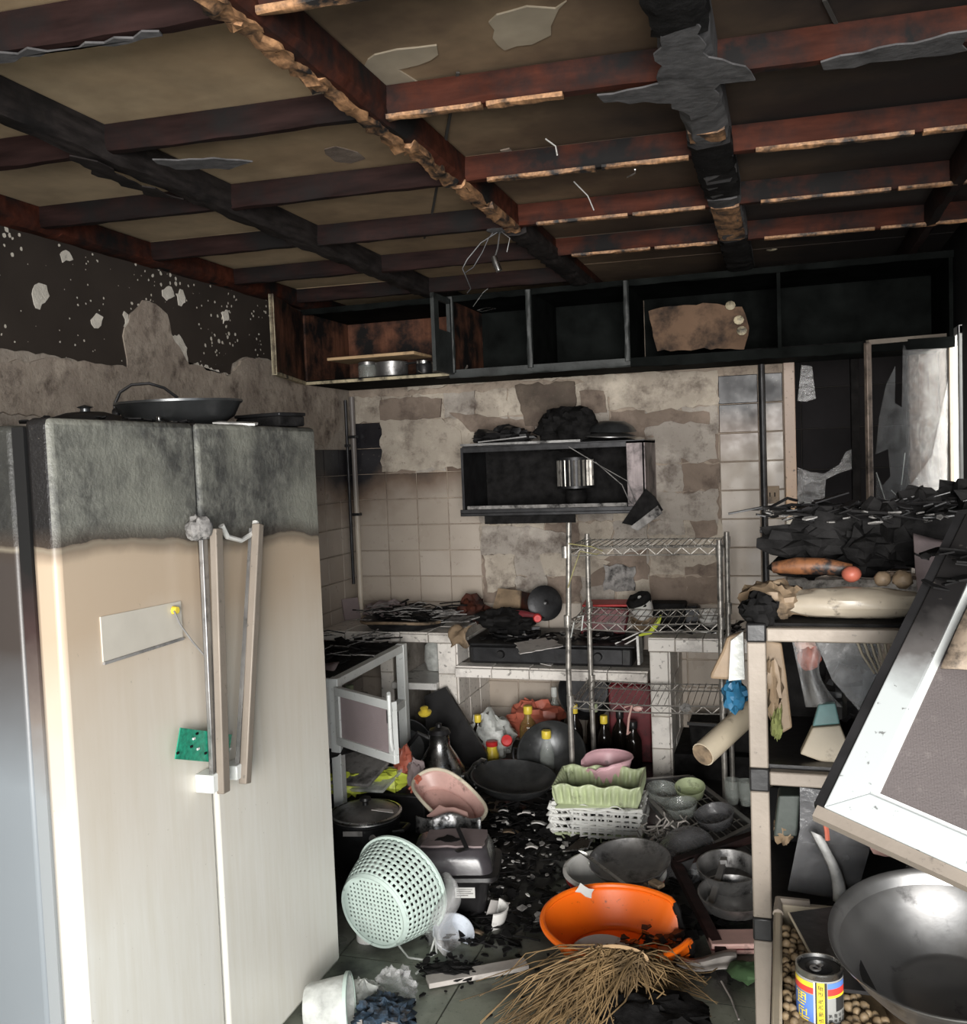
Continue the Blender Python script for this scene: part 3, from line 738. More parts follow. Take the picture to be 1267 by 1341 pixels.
wsolo('wire', MB().tube([fpt(228, 800, .014), fpt(236, 818, .02), fpt(252, 840, .025), fpt(269, 860, .028)], .0022, 6), M['grey'], 'thin wire dangling from the pale plate on the refrigerator door', 'wire')
q = [fpt(*a, .030) for a in ((237, 953), (304, 962), (298, 1000), (230, 994))]
cb = thing('circuit_board', 'green circuit board wedged behind the refrigerator handle', 'circuit board', tuple(fpt(265, 995, .03)))
b = MB().add([tuple(v) for v in q]+[(v.x-.003, v.y, v.z) for v in q], [(0,1,2,3), (7,6,5,4), (4,5,1,0), (5,6,2,1), (6,7,3,2), (7,4,0,3)])
part('board', b, M['greenstain'], cb, world=True, smooth=0)
random.seed(3)
for k in range(14):
    t, v = random.random(), random.random()
    a = q[0].lerp(q[1], t).lerp(q[3].lerp(q[2], t), .1+.85*v)
    part('solder_joint', MB().box(a.x, a.x+.003, a.y-.004, a.y+.004, a.z-.002, a.z+.003), M['enamel'] if k % 3 else M['char'], cb, world=True, smooth=0)

# --- brick counter along the back wall
ct = thing('tiled_counter', 'white tiled masonry counter along the back wall with a lower stove bay', 'counter', (-1.1, 4.92, 0))
part('slab', MB().box(XL+.005, -1.63, 4.66, YB-.012, .655, .70), M['mortarB'], ct, world=True)
part('slab', MB().box(-1.625, -.655, 4.64, YB-.012, .485, .535), M['mortarB'], ct, world=True)
part('slab', MB().box(-.65, .25, 4.66, YB-.012, .635, .695), M['mortarB'], ct, world=True)
part('pier', MB().box(-1.735, -1.635, 4.66, YB-.012, 0, .655), M['mortarB'], ct, world=True)
part('pier', MB().box(-.645, -.555, 4.66, YB-.012, 0, .635), M['mortarB'], ct, world=True)
part('pier', MB().box(-2.06, -1.985, 4.66, YB-.012, 0, .655), M['mortarB'], ct, world=True)
part('pier', MB().box(.12, .25, 4.66, YB-.012, 0, .635), M['mortarB'], ct, world=True)
part('shelf', MB().box(-1.985, -1.735, 4.62, YB-.012, .415, .45), M['enamel'], ct, world=True, bevel=.004)
part('plinth', MB().box(-.555, .12, 4.72, YB-.012, 0, .12), M['char'], ct, world=True)
inv = mroot(ct).inverted()
def ctile(o, ux, uy, w_, h_, **k): return tile(ct, inv @ Vector(o), ux, uy, w_, h_, M['ctile'], **k)
X3, Y3, Z3 = (1, 0, 0), (0, 1, 0), (0, 0, 1)
for k in range(4): ctile((-1.735, 4.66, .655-.16*(k+1)), X3, Z3, .10, .16)
for k in range(4): ctile((-.645, 4.66, .635-.158*(k+1)), X3, Z3, .09, .158)
for k in range(4): ctile((-2.06, 4.66, .655-.16*(k+1)), X3, Z3, .075, .16)
for r_ in range(4):                                               # inner faces of the piers
    for k in range(3):
        ctile((-1.635, 4.66+.178*k, .485-.15*(r_+1) if r_ < 3 else 0), Y3, Z3, .178, .15 if r_ < 3 else .03)
        ctile((-.555, 4.66+.178*k, .635-.158*(r_+1)), Y3, Z3, .178, .158)
        ctile((-1.635, 4.66+.178*k, .54), Y3, Z3, .178, .115) if r_ == 0 else None
for k in range(5): ctile((-1.63+.196*k, 4.62, .488), X3, Z3, .196, .05, t=.012)         # rounded front edges
for k in range(5): ctile((-1.63+.196*k, 4.63, .535), X3, Y3, .196, .09)
for k in range(7): ctile((-.65+.13*k, 4.655, .637), X3, Z3, .13, .062, t=.012)
for k in range(7):
    for j in range(3): ctile((-.65+.13*k, 4.655+.18*j, .695), X3, Y3, .13, .18)
for k in range(5): ctile((XL+.01+.158*k, 4.655, .657), X3, Z3, .156, .045, t=.012)
for k in range(5):
    for j in range(3): ctile((XL+.01+.156*k, 4.655+.18*j, .70), X3, Y3, .156, .18)

# --- wall cabinets above, burnt out
wc = thing('wall_cabinet', 'long run of burnt-out wooden wall cabinets under the ceiling at the back', 'cabinet', (-.85, 4.92, 2.02))
M['cabred'] = M_('scorched_cabinet_wood', (.13, .056, .034), .6, var=.4, scale=3, stretch=(8, 8, 1.2), soot=.55, sscale=4, bump=.2, spec=.12)
M['cabblack'] = M_('charred_cabinet', (.006, .007, .0066), .8, var=.6, spec=.04, scale=6, bump=.3, bscale=30)
M['remnant'] = M_('scorched_brown_door', (.105, .065, .042), .7, var=.4, scale=3, soot=.3, sscale=5, bump=.2, spec=.1)
M['cablip'] = M_('pale_cabinet_edge', (.42, .36, .24), .6, var=.3, soot=.35, sscale=14, bump=.1)
M['cabframe'] = M_('charred_grey_frame', (.024, .027, .026), .55, var=.5, scale=9, bump=.3)
def wcp(name, b, mt, **k): return part(name, b, M[mt], wc, world=True, **k)
CF = 4.63
wcp('bottom_panel', MB().box(XL+.01, XR-.01, CF+.01, YB-.01, 2.02, 2.04), 'cabblack')
wcp('top_panel', MB().box(XL+.01, XR-.01, CF+.01, YB-.01, 2.395, 2.41), 'cabblack')
wcp('back_panel', MB().box(XL+.01, -1.60, YB-.03, YB-.012, 2.04, 2.395), 'cabred', label='scorched brown back panel')
wcp('back_panel', MB().box(-1.59, -.70, YB-.03, YB-.012, 2.04, 2.395), 'cabblack')
wcp('back_panel', MB().box(-.69, XR-.02, YB-.03, YB-.012, 2.04, 2.395), 'cabblack')
for x in (XL+.01, -1.60, -1.18, -.71, -.02, .69): wcp('divider', MB().box(x, x+.016, CF+.01, YB-.03, 2.04, 2.395), 'cabred' if x < -1.5 else 'cabblack')
wcp('front_rail', MB().box(XL+.01, -1.60, CF, CF+.016, 2.018, 2.034), 'cablip', bevel=.002, label='pale lower front edge of the first bay')
wcp('front_rail', jbar(MB(), (-1.60, CF+.01, 2.045), (-.69, CF+.01, 2.045), .025, .04, .004, .04, 5, .4), 'cabframe')
wcp('front_rail', jbar(MB(), (-.69, CF+.01, 2.045), (XR-.01, CF+.01, 2.045), .025, .045, .006, .04, 8, .6), 'cabblack')
wcp('front_rail', jbar(MB(), (XL+.01, CF+.01, 2.412), (XR-.01, CF+.01, 2.412), .022, .028, .004, .04, 6, .8), 'cabblack')
for x in (-1.575, -1.175, -.70): wcp('stile', jbar(MB(), (x, CF-.004, 2.03), (x, CF-.004, 2.405), .026, .022, .003, .03, 7, .5, (0, 1, 0)), 'cabframe')
# fire-eaten brown sheet in the bay right of the hood
pts = [at(a, b_, Y=CF+.02) for a, b_ in ((850,408),(870,402),(930,398),(972,402),(982,430),(975,458),(940,456),(862,460),(856,440))]
wcp('door_remnant', MB().prism(jag([(p.x, p.z) for p in pts], .006, .03), .008, Matrix(((1,0,0,0),(0,0,-1,CF+.02),(0,1,0,0),(0,0,0,1)))), 'remnant', smooth=0, label='scorched brown remnant of a door')
for a, b_ in ((957, 400), (968, 419), (972, 433), (1011, 327)):
    p = at(a, b_, Y=CF-.002) if b_ > 350 else at(a, b_, Z=2.40)
    wcp('pale_spot', MB().lathe([(0, .004), (.016, .003), (.021, 0)], 10, Matrix.Translation(p) @ E(PI/2 if b_ > 350 else PI, 0, 0), sx=1.1), 'cablip')
# two open doors with their panels burnt
def cdoor(hinge, free, z0, z1, mt, hole=False):
    hx, hy = hinge; fx, fy = free; d = Vector((fx-hx, fy-hy, 0)); L = d.length; a = math.atan2(d.y, d.x)
    Mx = T(hx, hy, z0) @ E(0, 0, a); h = z1-z0
    if not hole:
        b = part('door', MB().box(0, L, -.008, .008, 0, h, Mx), M[mt], wc, world=True)
        part('door_edge', MB().box(0, L, -.011, .011, -.004, .012, Mx).box(L-.012, L, -.011, .011, .012, h, Mx), M['cablip'], b, world=True)
    else:
        b = part('door', MB().box(0, L, -.009, .009, 0, h*.55, Mx).box(0, .035, -.009, .009, h*.55, h, Mx).box(L-.06, L, -.009, .009, h*.55, h, Mx).box(0, L, -.009, .009, h*.93, h, Mx), M[mt], wc, world=True)
    return b
cdoor((XL+.012, CF-.005), (XL+.012+.16, CF-.60), 2.024, 2.392, 'cabred')
cdoor((-1.578, CF-.012), (-1.578-.005, CF-.26), 2.022, 2.392, 'cabframe', True)
# things left in the first bay
def bay(px, py, y=4.80): return at(px, py, Y=y)
p = bay(510, 471); 
wsolo('cutting_board', MB().bar((p.x-.30, 4.80, 2.150), (p.x+.20, 4.78, 2.150), .24, .016), M['wood'], 'pale wooden board lying across jars in the first wall cabinet bay', 'cutting board', bevel=.003)
def jar(loc, r, h, mt, name, label, cat, lid=None):
    t = thing(name, label, cat, loc)
    part('body', MB().lathe([(0, 0), (r*.92, 0), (r, .01), (r, h*.8), (r*.9, h*.92), (r*.88, h)], 20), M[mt], t)
    if lid: part('lid', MB().lathe([(r*.95, h-.012), (r*.95, h+.004), (r*.5, h+.008), (0, h+.009)], 18), M[lid], t)
    return t
jar((-2.12, 4.80, 2.04), .05, .088, 'jar', 'glass_jar', 'small sooty glass jar at the left under the board in the wall cabinet', 'jar', 'dullsteel')
t = thing('saucepan', 'grey saucepan standing in the wall cabinet under the board', 'pan', (-1.98, 4.80, 2.04))
part('pan_body', MB().lathe([(0, 0), (.075, 0), (.085, .01), (.088, .082), (.085, .082), (.08, .012), (0, .008)], 24), M['dullsteel'], t)
part('handle', MB().bar((.08, -.01, .07), (.2, -.03, .072), .018, .01), M['char_gloss'], t, bevel=.002)
jar((-1.79, 4.78, 2.04), .042, .072, 'blackmetal', 'burnt_can', 'small black can with a bright lid in the wall cabinet', 'can', 'steel')
t = solo('plate', MB().lathe([(0, .012), (.09, .012), (.13, .035), (.133, .035), (.095, .006), (0, .004)], 28), M['mortarB'], 'sooty plate tilted at the right end of the first cabinet bay', 'plate', (-1.70, 4.82, 2.045), (.35, .1, 0))
t = solo('wire_hanger', MB().tube([(0, 0, 0), (.06, -.02, .06), (.14, -.03, .11), (.18, -.03, .12)], .0022, 5).tube([(.02, 0, -.02), (.07, -.01, -.012), (.12, -.01, -.02), (.05, -.01, -.03), (.02, 0, -.02)], .002, 5), M['steel'], 'bent bare wire caught on the charred cabinet door', 'wire', (-1.45, CF-.035, 2.345))

# --- range hood
M['cheek'] = M_('scorched_silver', (.20, .17, .17), .5, .5, var=.4, scale=5, stretch=(6, 6, 1), soot=.3, bump=.1)
hd = thing('range_hood', 'burnt-out black range hood with its front gone and the fan drum showing', 'range hood', (-1.13, 4.98, 1.30))
HY0, HY1 = 4.78, YB-.015
def hp(name, b, mt, **k): return part(name, b, M[mt], hd, world=True, **k)
hp('bottom_tray', MB().box(-1.615, -.655, HY0-.02, HY1, 1.300, 1.315).box(-1.615, -.655, HY0-.02, HY0-.008, 1.315, 1.335), 'blackmetal', bevel=.002)
hp('back_panel', MB().box(-1.60, -.66, HY1-.012, HY1, 1.31, 1.66), 'char')
hp('top_panel', MB().box(-1.60, -.655, HY0, HY1, 1.645, 1.66), 'blackmetal')
hp('side_panel', MB().box(-1.605, -1.592, HY0-.01, HY1, 1.31, 1.655), 'blackmetal')
hp('side_panel', MB().box(-.745, -.66, HY0, HY0+.012, 1.315, 1.655).box(-.668, -.655, HY0, HY1, 1.315, 1.655), 'cheek', label='scorched silver right cheek')
hp('front_rail', MB().box(-1.60, -.745, HY0-.004, HY0+.012, 1.628, 1.655), 'blackmetal', bevel=.002)
hp('front_rail', jbar(MB(), (-1.58, HY0+.002, 1.352), (-.75, HY0+.002, 1.352), .02, .03, .006, .03, 4, .9), 'char_grey')
fan = hp('fan_drum', MB().lathe([(0, 0), (.095, 0), (.095, .012), (.075, .012), (.075, .145), (.095, .145), (.095, .16), (0, .16)], 28, T(-1.045, 4.97, 1.425)), 'blackmetal')
for k in range(22):
    a = 2*PI*k/22
    part('fan_blade', MB().box(-.006, .006, -.0025, .0025, .0, .135, T(-1.045+.089*math.cos(a), 4.97+.089*math.sin(a), 1.437) @ E(0, 0, a+.6)), M['chrome'], fan, world=True, smooth=0)
part('motor', MB().lathe([(0, 0), (.05, 0), (.06, .03), (.05, .07), (0, .075)], 18, T(-1.045, 4.97, 1.345)), M['char'], fan, world=True)
hp('cable', MB().tube([at(780,605,Y=4.775), at(815,635,Y=4.772), at(824,655,Y=4.77), at(836,668,Y=4.768)], .0025, 6).tube([at(745,585,Y=4.775), at(790,612,Y=4.773), at(822,630,Y=4.77), at(834,660,Y=4.768)], .0022, 6), 'grey')
hp('filter_strip', MB().box(-1.50, -1.02, HY0+.03, HY0+.045, 1.255, 1.30), 'char', label='black strip hanging under the tray')
# the control strip hanging from its right corner
pc = [at(a, b_, Y=4.74) for a, b_ in ((826,690),(862,662),(868,672),(836,695))]
hp('control_strip', MB().prism([(p.x, p.z) for p in pc], .014, Matrix(((1,0,0,0),(0,0,-1,4.74),(0,1,0,0),(0,0,0,1)))), 'char_grey', smooth=0, label='ash-grey control strip hanging loose')
pc = [at(a, b_, Y=4.76) for a, b_ in ((846,640),(858,650),(869,668),(838,690),(815,685))]
hp('torn_flap', MB().prism([(p.x, p.z) for p in pc], .01, Matrix(((1,0,0,0),(0,0,-1,4.76),(0,1,0,0),(0,0,0,1)))), 'char', smooth=0)
# on the hood
def plate_stack(mb, r, n_, t_): pass
for k, (x, y, z, r, mt, lab) in enumerate(((-.86, 4.93, 1.663, .135, 'blackmetal', 'lowest sooty plate stacked on the range hood'), (-.85, 4.93, 1.683, .13, 'dullsteel', 'bright-edged metal plate in the middle of the stack on the range hood'), (-.84, 4.94, 1.705, .125, 'wok', 'topmost upturned black pan on the range hood'))):
    pr = [(0, .02), (r*.5, .02), (r, .006), (r, .002), (r*.5, .012), (0, .012)] if k < 2 else [(0, .06), (r*.5, .056), (r*.85, .03), (r, .004), (r*.97, .004), (r*.8, .026), (0, .05)]
    solo('plate' if k < 2 else 'frying_pan', MB().lathe(pr, 30), M[mt], lab, 'plate' if k < 2 else 'pan', (x, y, z), (.06, .05, 0))
wsolo('melted_lump', MB().blob((-1.08, 4.97, 1.735), (.165, .12, .115), 18, .35, 2.2, 3), M['char'], 'tall matt black melted lump on the middle of the range hood', 'melted object')
wsolo('burnt_bundle', MB().blob((-1.43, 4.97, 1.70), (.15, .10, .055), 20, .5, 3.2, 6), M['char_gloss'], 'low crumpled burnt bundle at the left end of the range hood', 'burnt bundle')
wsolo('metal_tray', MB().bar((-1.62, 4.84, 1.670), (-.98, 4.83, 1.668), .05, .012).bar((-1.52, 4.82, 1.682), (-1.26, 4.82, 1.70), .02, .006), M['dullsteel'], 'narrow metal tray edge lying along the front of the range hood', 'tray')

# --- pipes and socket on the back wall
def pipe(name, x, y, z0, z1, r, mt, label, clips):
    t = thing(name, label, 'pipe', (x, y, z0))
    part('tube', MB().tube([(0, 0, 0), (0, 0, (z1-z0)*.5), (0, 0, z1-z0)], r, 12), M[mt], t)
    for z in clips: part('clip', MB().box(-r*1.5, r*1.5, -r*1.2, .02, z-.008-z0, z+.008-z0), M['blackmetal'], t, bevel=.002)
    return t
def mat_pipe():
    s = N('smoked_pipe'); p = s.pos(); x = s.sep(p)
    c = s.mix(s.ramp(s.math('MULTIPLY_ADD', x[2], 1.6, -1.9), [(.0, 0.0), (.5, 1.0)]), (.58, .51, .42), (.17, .15, .14)); return s.bsdf(c, .4, 0)
M['pipe'] = mat_pipe()
pipe('corner_pipe', -2.385, 5.155, .71, 1.98, .016, 'pipe', 'pale vertical pipe in the left back corner, thicker of the two', (1.3, 1.75))
pipe('thin_pipe', -2.40, 5.10, .9, 1.96, .009, 'blackmetal', 'thin dark pipe beside the pale pipe in the left back corner', (1.7,))
pipe('gas_pipe', -.105, 5.165, .70, 2.02, .017, 'blackmetal', 'black vertical pipe between the tiles and the burnt window', (1.17,))
t = thing('wall_socket', 'dirty white wall socket beside the black pipe and the window', 'socket', tuple(at(1012, 648, Y=YB-.02)))
part('plate', MB().box(-.035, .035, 0, .012, -.045, .045), M['tan'], t, bevel=.003)
for dx in (-.012, .012): part('slot', MB().box(dx-.003, dx+.003, -.001, .003, -.01, .012), M['char'], t)

# --- chrome wire rack before the counter
rk = thing('wire_rack', 'sooty chrome wire rack with four posts before the tiled counter', 'wire rack', (-.61, 4.40, 0))
RXL, RXR, RY0, RY1 = -.94, -.285, 4.2, 4.60
for x, y in ((RXL, RY0), (RXL+.02, RY1), (RXR+.012, RY0), (RXR+.02, RY1)):
    h = 1.30 if (x, y) == (RXL, RY0) else 1.215
    b = MB().tube([(x, y, 0), (x-.004, y, h*.5), (x+(.02 if y == RY0 and x < -.5 else 0), y, h)], .0125, 12)
    part('post', b, M['chrome'], rk, world=True)
    for z in (.485, .845, 1.155):
        part('collar', MB().tube([(x, y, z-.012), (x, y, z+.04)], .017, 12), M['chrome'], rk, world=True)
def wshelf(z, dz=0, sag=0):
    b = MB(); e = [(RXL, RY0), (RXR, RY0), (RXR, RY1), (RXL, RY1)]
    for k in range(4):
        (x0, y0), (x1, y1) = e[k], e[(k+1) % 4]
        for d in (0, -.032): b.tube([(x0, y0, z+d), ((x0+x1)/2, (y0+y1)/2, z+d-sag), (x1, y1, z+d)], .0034, 6)
        n = int(Vector((x1-x0, y1-y0)).length/.035)
        pts = [(x0+(x1-x0)*i/n, y0+(y1-y0)*i/n, z-(.032 if i % 2 else 0)-sag*(1-abs(2*i/n-1))) for i in range(n+1)]
        b.tube(pts, .0022, 4)
    for i in range(1, 22):
        x = RXL+(RXR-RXL)*i/22; b.tube([(x, RY0, z+.004-sag*(1-abs(2*i/22-1))), (x, RY1, z+.004-sag*(1-abs(2*i/22-1)))], .0018, 4)
    return b
for z, sg in ((1.185, .0), (.858, .012), (.498, .008)): part('wire_shelf', wshelf(z, 0, sg), M['chrome'], rk, world=True)

# ================================================================ ON THE COUNTER
def bottle(loc, r, h, body, cap, label, rot=(0, 0, 0), neck=.35, lab=None, group=None):
    t = thing('bottle', label, 'bottle', loc, rot, group)
    part('glass', MB().lathe([(0, 0), (r*.9, 0), (r, .008), (r, h*.6), (r*.85, h*.68), (r*neck, h*.80), (r*neck, h*.90), (0, h*.90)], 20), M[body], t)
    part('cap', MB().lathe([(r*neck*1.15, h*.86), (r*neck*1.2, h*.87), (r*neck*1.2, h*.985), (r*neck*1.05, h), (0, h)], 16), M[cap], t)
    if lab: part('paper_label', MB().lathe([(r*1.01, h*.15), (r*1.012, h*.5)], 18, a0=-2.6, a1=.6), M[lab], t)
    return t
def sticks(mb, cx, cy, z, sx, sy, n, l0, l1, r0, r1, lift=.03, flat=.5, seed=0):
    """tangle of burnt splinters and flakes"""
    rnd = random.Random(seed)
    for i in range(n):
        x, y = cx+rnd.uniform(-sx, sx), cy+rnd.uniform(-sy, sy); L = rnd.uniform(l0, l1); a = rnd.uniform(-.9, .9) if rnd.random() < .75 else rnd.uniform(0, 6.3); w = rnd.uniform(r0, r1)
        zz = z+rnd.random()*lift
        if rnd.random() < flat: mb.bar((x, y, zz), (x+L*.7*math.cos(a), y+L*.7*math.sin(a), zz+rnd.uniform(-.008, .022)), w*3.2, w*.5)
        else: mb.tube([(x, y, zz), (x+L*.5*math.cos(a), y+L*.5*math.sin(a), zz+rnd.uniform(0, .02)), (x+L*math.cos(a+.2), y+L*math.sin(a+.2), zz+rnd.uniform(-.006, .012))], w*.6, 5)
    return mb
def flakes(mb, cx, cy, z, sx, sy, n, s0, s1, lift=.01, seed=0, t=.003):
    rnd = random.Random(seed)
    for i in range(n):
        x, y = cx+rnd.uniform(-1, 1)*sx, cy+rnd.uniform(-1, 1)*sy; sz = rnd.uniform(s0, s1); k = rnd.randint(4, 6)
        pts = [(sz*rnd.uniform(.5, 1.1)*math.cos(2*PI*j/k), sz*rnd.uniform(.4, .9)*math.sin(2*PI*j/k)) for j in range(k)]
        mb.prism(pts, t, T(x, y, z+rnd.random()*lift) @ E(rnd.uniform(-.35, .35), rnd.uniform(-.35, .35), rnd.uniform(0, 6)))
    return mb
def stuff(name, mb, mt, label, cat='debris', **k): return wsolo(name, mb, M[mt], label, cat, kind='stuff', smooth=0, **k)
CZ = .712
# left part: burnt tray with rubble
tr = thing('round_tray', 'burnt round tray full of charred rubble on the left end of the counter', 'tray', (-1.98, 4.86, CZ))
part('dish', MB().lathe([(0, .012), (.20, .012), (.235, .035), (.242, .045), (.248, .04), (.21, 0), (0, 0)], 36, wob=.06), M['blackmetal'], tr)
part('rim', MB().tube([(.245*math.cos(a)*1.01, .245*math.sin(a)*1.01, .042+.008*math.sin(3*a)) for a in [PI*1.02+PI*.85*i/18 for i in range(19)]], .008, 8), M['tan'], tr, label='singed tan front rim')
stuff('charred_rubble', flakes(sticks(MB(), -1.98, 4.90, .735, .17, .13, 46, .05, .2, .004, .010, .07, seed=4), -1.98, 4.88, .74, .18, .12, 40, .02, .05, .04, 6), 'char', 'black charred splinters heaped in the burnt round tray')
stuff('ash_splinters', sticks(MB(), -2.0, 4.80, .765, .28, .13, 46, .06, .22, .003, .006, .05, .45, seed=9), 'char_grey', 'thin pale ash-grey splinters lying over the left end of the counter')
wsolo('melted_bag', MB().blob((-1.66, 5.02, .765), (.085, .07, .075), 14, .55, 3, 12), M['joist_red'], 'dark reddish peaked melted lump at the right side of the rubble on the counter', 'melted object', smooth=20)
wsolo('burnt_bundle', MB().blob((-2.16, 5.02, .755), (.13, .08, .055), 16, .45, 3, 19), M['mauve'], 'sooty mauve crumpled bundle on the left counter by the back wall', 'burnt bundle', smooth=20)
p = at(435, 790, Y=5.0)
t = solo('small_board', MB().box(-.05, .05, -.006, .006, 0, .12), M['mauve'], 'small board leaning on the wall in the left corner of the counter', 'board', (-2.36, 4.98, .715), (-.25, 0, .9))
wsolo('flat_sheet', MB().prism(jag([(-.14, -.06), (.12, -.09), (.17, .03), (-.08, .08)], .012, .04), .006, T(-1.73, 4.86, .742) @ E(.06, -.06, .1)), M['char_grey'], 'warped grey sheet at the right edge of the counter rubble', 'sheet', smooth=0)
wsolo('burnt_rag', MB().sheet(lambda u, v: (-1.655+.10*u+.012*math.sin(9*v), 4.70-.075*min(1, v*1.6)-.02*u, .735-.12*max(0, v-.3)+.012*math.sin(7*u+5*v)), 8, 8), M['tan'], 'stiff burnt rag hanging over the counter edge left of the stove', 'rag', solid=.006)

# --- gas stove in the lower bay
sv = thing('gas_stove', 'black burnt two-burner gas stove in the lower counter bay', 'stove', (-1.13, 4.90, .547))
part('body', MB().box(-1.575, -.735, 4.69, 5.13, .547, .64), M['char_gloss'], sv, world=True, bevel=.012)
part('top_plate', MB().box(-1.60, -.715, 4.675, 5.14, .642, .655), M['blackmetal'], sv, world=True, bevel=.005)
part('front_panel', MB().box(-1.55, -.78, 4.678, 4.69, .56, .635), M['blackmetal'], sv, world=True, bevel=.003)
for x in (-1.38, -.92):
    b = part('burner', MB().lathe([(0, 0), (.085, 0), (.085, .012), (.06, .022), (.05, .034), (0, .036)], 26, T(x, 4.91, .655)), M['char'], sv, world=True)
    g = MB()
    for k in range(5):
        a = 2*PI*k/5+.3; g.bar((x+.06*math.cos(a), 4.91+.06*math.sin(a), .685), (x+.125*math.cos(a), 4.91+.125*math.sin(a), .69), .010, .014)
    g.tube([(x+.12*math.cos(2*PI*i/24), 4.91+.12*math.sin(2*PI*i/24), .668) for i in range(25)], .006, 6)
    part('pan_support', g, M['blackmetal'], b, world=True)
for x in (-1.40, -.90): part('knob', MB().lathe([(0, .02), (.018, .02), (.022, 0)], 16, T(x, 4.678, .6) @ E(PI/2, 0, 0)), M['char_gloss'], sv, world=True)
def stand(name, label, cat, px, py, **k): pass
# leaning things at the back of the stove
t = thing('small_box', 'fallen beige box with a torn brown side leaning at the back of the stove', 'box', (-1.47, 5.05, .70), (-.35, 0, -.15))
part('box_side', MB().prism([(-.095, 0), (.085, 0), (.075, .17), (-.06, .18)], .03, E(PI/2, 0, 0)), M['tan'], t, smooth=0)
part('torn_side', MB().prism([(.0, .01), (.13, 0), (.12, .15), (.03, .17)], .01, T(.05, .008, 0) @ E(PI/2, 0, -.4)), M['joist_red'], t, smooth=0)
t = thing('lid', 'round black pan lid standing on edge behind the stove', 'lid', (-1.245, 5.02, .72), (0, 0, 0))
part('disc', MB().lathe([(0, .012), (.06, .010), (.088, .004), (.096, 0), (.094, -.005), (0, -.004)], 30, T(0, 0, .09) @ E(PI/2-.25, 0, .5)), M['blackmetal'], t)
part('knob', MB().lathe([(0, .034), (.014, .03), (.01, .010)], 14, T(0, 0, .09) @ E(PI/2-.25, 0, .5)), M['char_gloss'], t)
p = at(704, 809, Y=4.90); solo('red_knob', MB().lathe([(0, .026), (.018, .026), (.024, .014), (.024, 0), (0, 0)], 18, E(PI/2, 0, .3)), M['red'], 'bright red round knob lying on the black stove', 'knob', tuple(p))
wsolo('burnt_cloth', MB().blob((-1.44, 4.94, .73), (.17, .10, .06), 18, .4, 2.6, 31), M['char'], 'black burnt crumpled cloth on the left half of the stove', 'cloth', smooth=25)
wsolo('burnt_bottle', MB().tube([(-1.40, 4.93, .77), (-1.33, 4.91, .765), (-1.26, 4.90, .76)], [.02, .022, .012], 10), M['darkred'], 'short dark red tube lying beside the red knob on the stove', 'tube')
pc = [at(*a, Z=.675) for a in ((674,842),(720,834),(738,846),(682,856))]
wsolo('paper', MB().prism(jag([(q.x, q.y) for q in pc], .008, .03), .003, T(0, 0, .672) @ E(.0, .0, 0)), M['paper'], 'pale singed sheet of paper lying on the front of the stove', 'paper', smooth=0)
pc = [at(*a, Z=.555) for a in ((702,864),(728,866),(722,872),(708,869))]
wsolo('paper', MB().prism([(q.x, q.y) for q in pc], .003, T(0, 0, .553)), M['paper'], 'small white paper scrap on the counter edge below the stove', 'paper', smooth=0)
stuff('charred_flakes', flakes(MB(), -1.16, 4.82, .662, .36, .12, 60, .012, .035, .012, 17), 'char', 'black charred flakes strewn over the stove top')
stuff('ash_flakes', flakes(MB(), -1.12, 4.78, .672, .3, .09, 22, .008, .022, .012, 18), 'char_grey', 'light grey ash flakes strewn over the stove top')
# red bin, cup and pot at the right of the stove
t = thing('red_container', 'sooty dark red plastic container on the right of the stove', 'container', (-.92, 4.99, .668), (0, 0, .1))
part('body', MB().prism([(-.12, 0), (.11, 0), (.135, .13), (-.10, .145)], .17, T(0, .085, 0) @ E(PI/2, 0, 0)), M['darkred'], t, bevel=.01)
part('lid', MB().box(-.105, .14, -.09, .09, .143, .155), M['red'], t, bevel=.004)
p = at(845, 803, Y=4.86)
t = thing('cup', 'white cup tipped over on a bowl right of the stove', 'cup', (p.x, 4.86, p.z-.015), (.35, -.30, 0))
part('cup_body', MB().lathe([(0, 0), (.04, 0), (.054, .022), (.064, .088), (.060, .088), (.049, .024), (0, .006)], 24), M['ceramic'], t)
part('burnt_rim', MB().lathe([(.0645, .078), (.065, .104), (.046, .12), (.02, .11)], 18, wob=.3), M['char'], t)
t = solo('bowl', MB().lathe([(0, .0), (.035, .0), (.06, .03), (.072, .062), (.069, .062), (.055, .03), (0, .008)], 28, wob=.04), M['tan'], 'singed yellowish bowl under the tipped white cup', 'bowl', (p.x-.01, 4.84, .700), (.25, .2, 0))
wsolo('melted_strip', MB().tube([at(838,832,Y=4.72), at(852,828,Y=4.70), at(862,815,Y=4.70), at(866,806,Y=4.72)], [.006, .012, .012, .006], 8), M['lime'], 'drooping yellow melted strip below the white cup', 'melted strip')
for a, b_, lab in (((806,843),(842,826),'upper white stick of the pair beside the bowl'), ((808,850),(846,829),'lower white stick of the pair beside the bowl')):
    wsolo('chopstick', MB().tube([at(*a, Y=4.72), at(*b_, Y=4.74)], .0035, 6), M['ceramic'], lab, 'chopstick')
wsolo('heat_shield', MB().bar((-.70, 4.73, .56), (-.705, 4.74, .70), .012, .11, (0, 1, 0)), M['enamel'], 'small upright pale panel at the right end of the stove bay', 'panel')
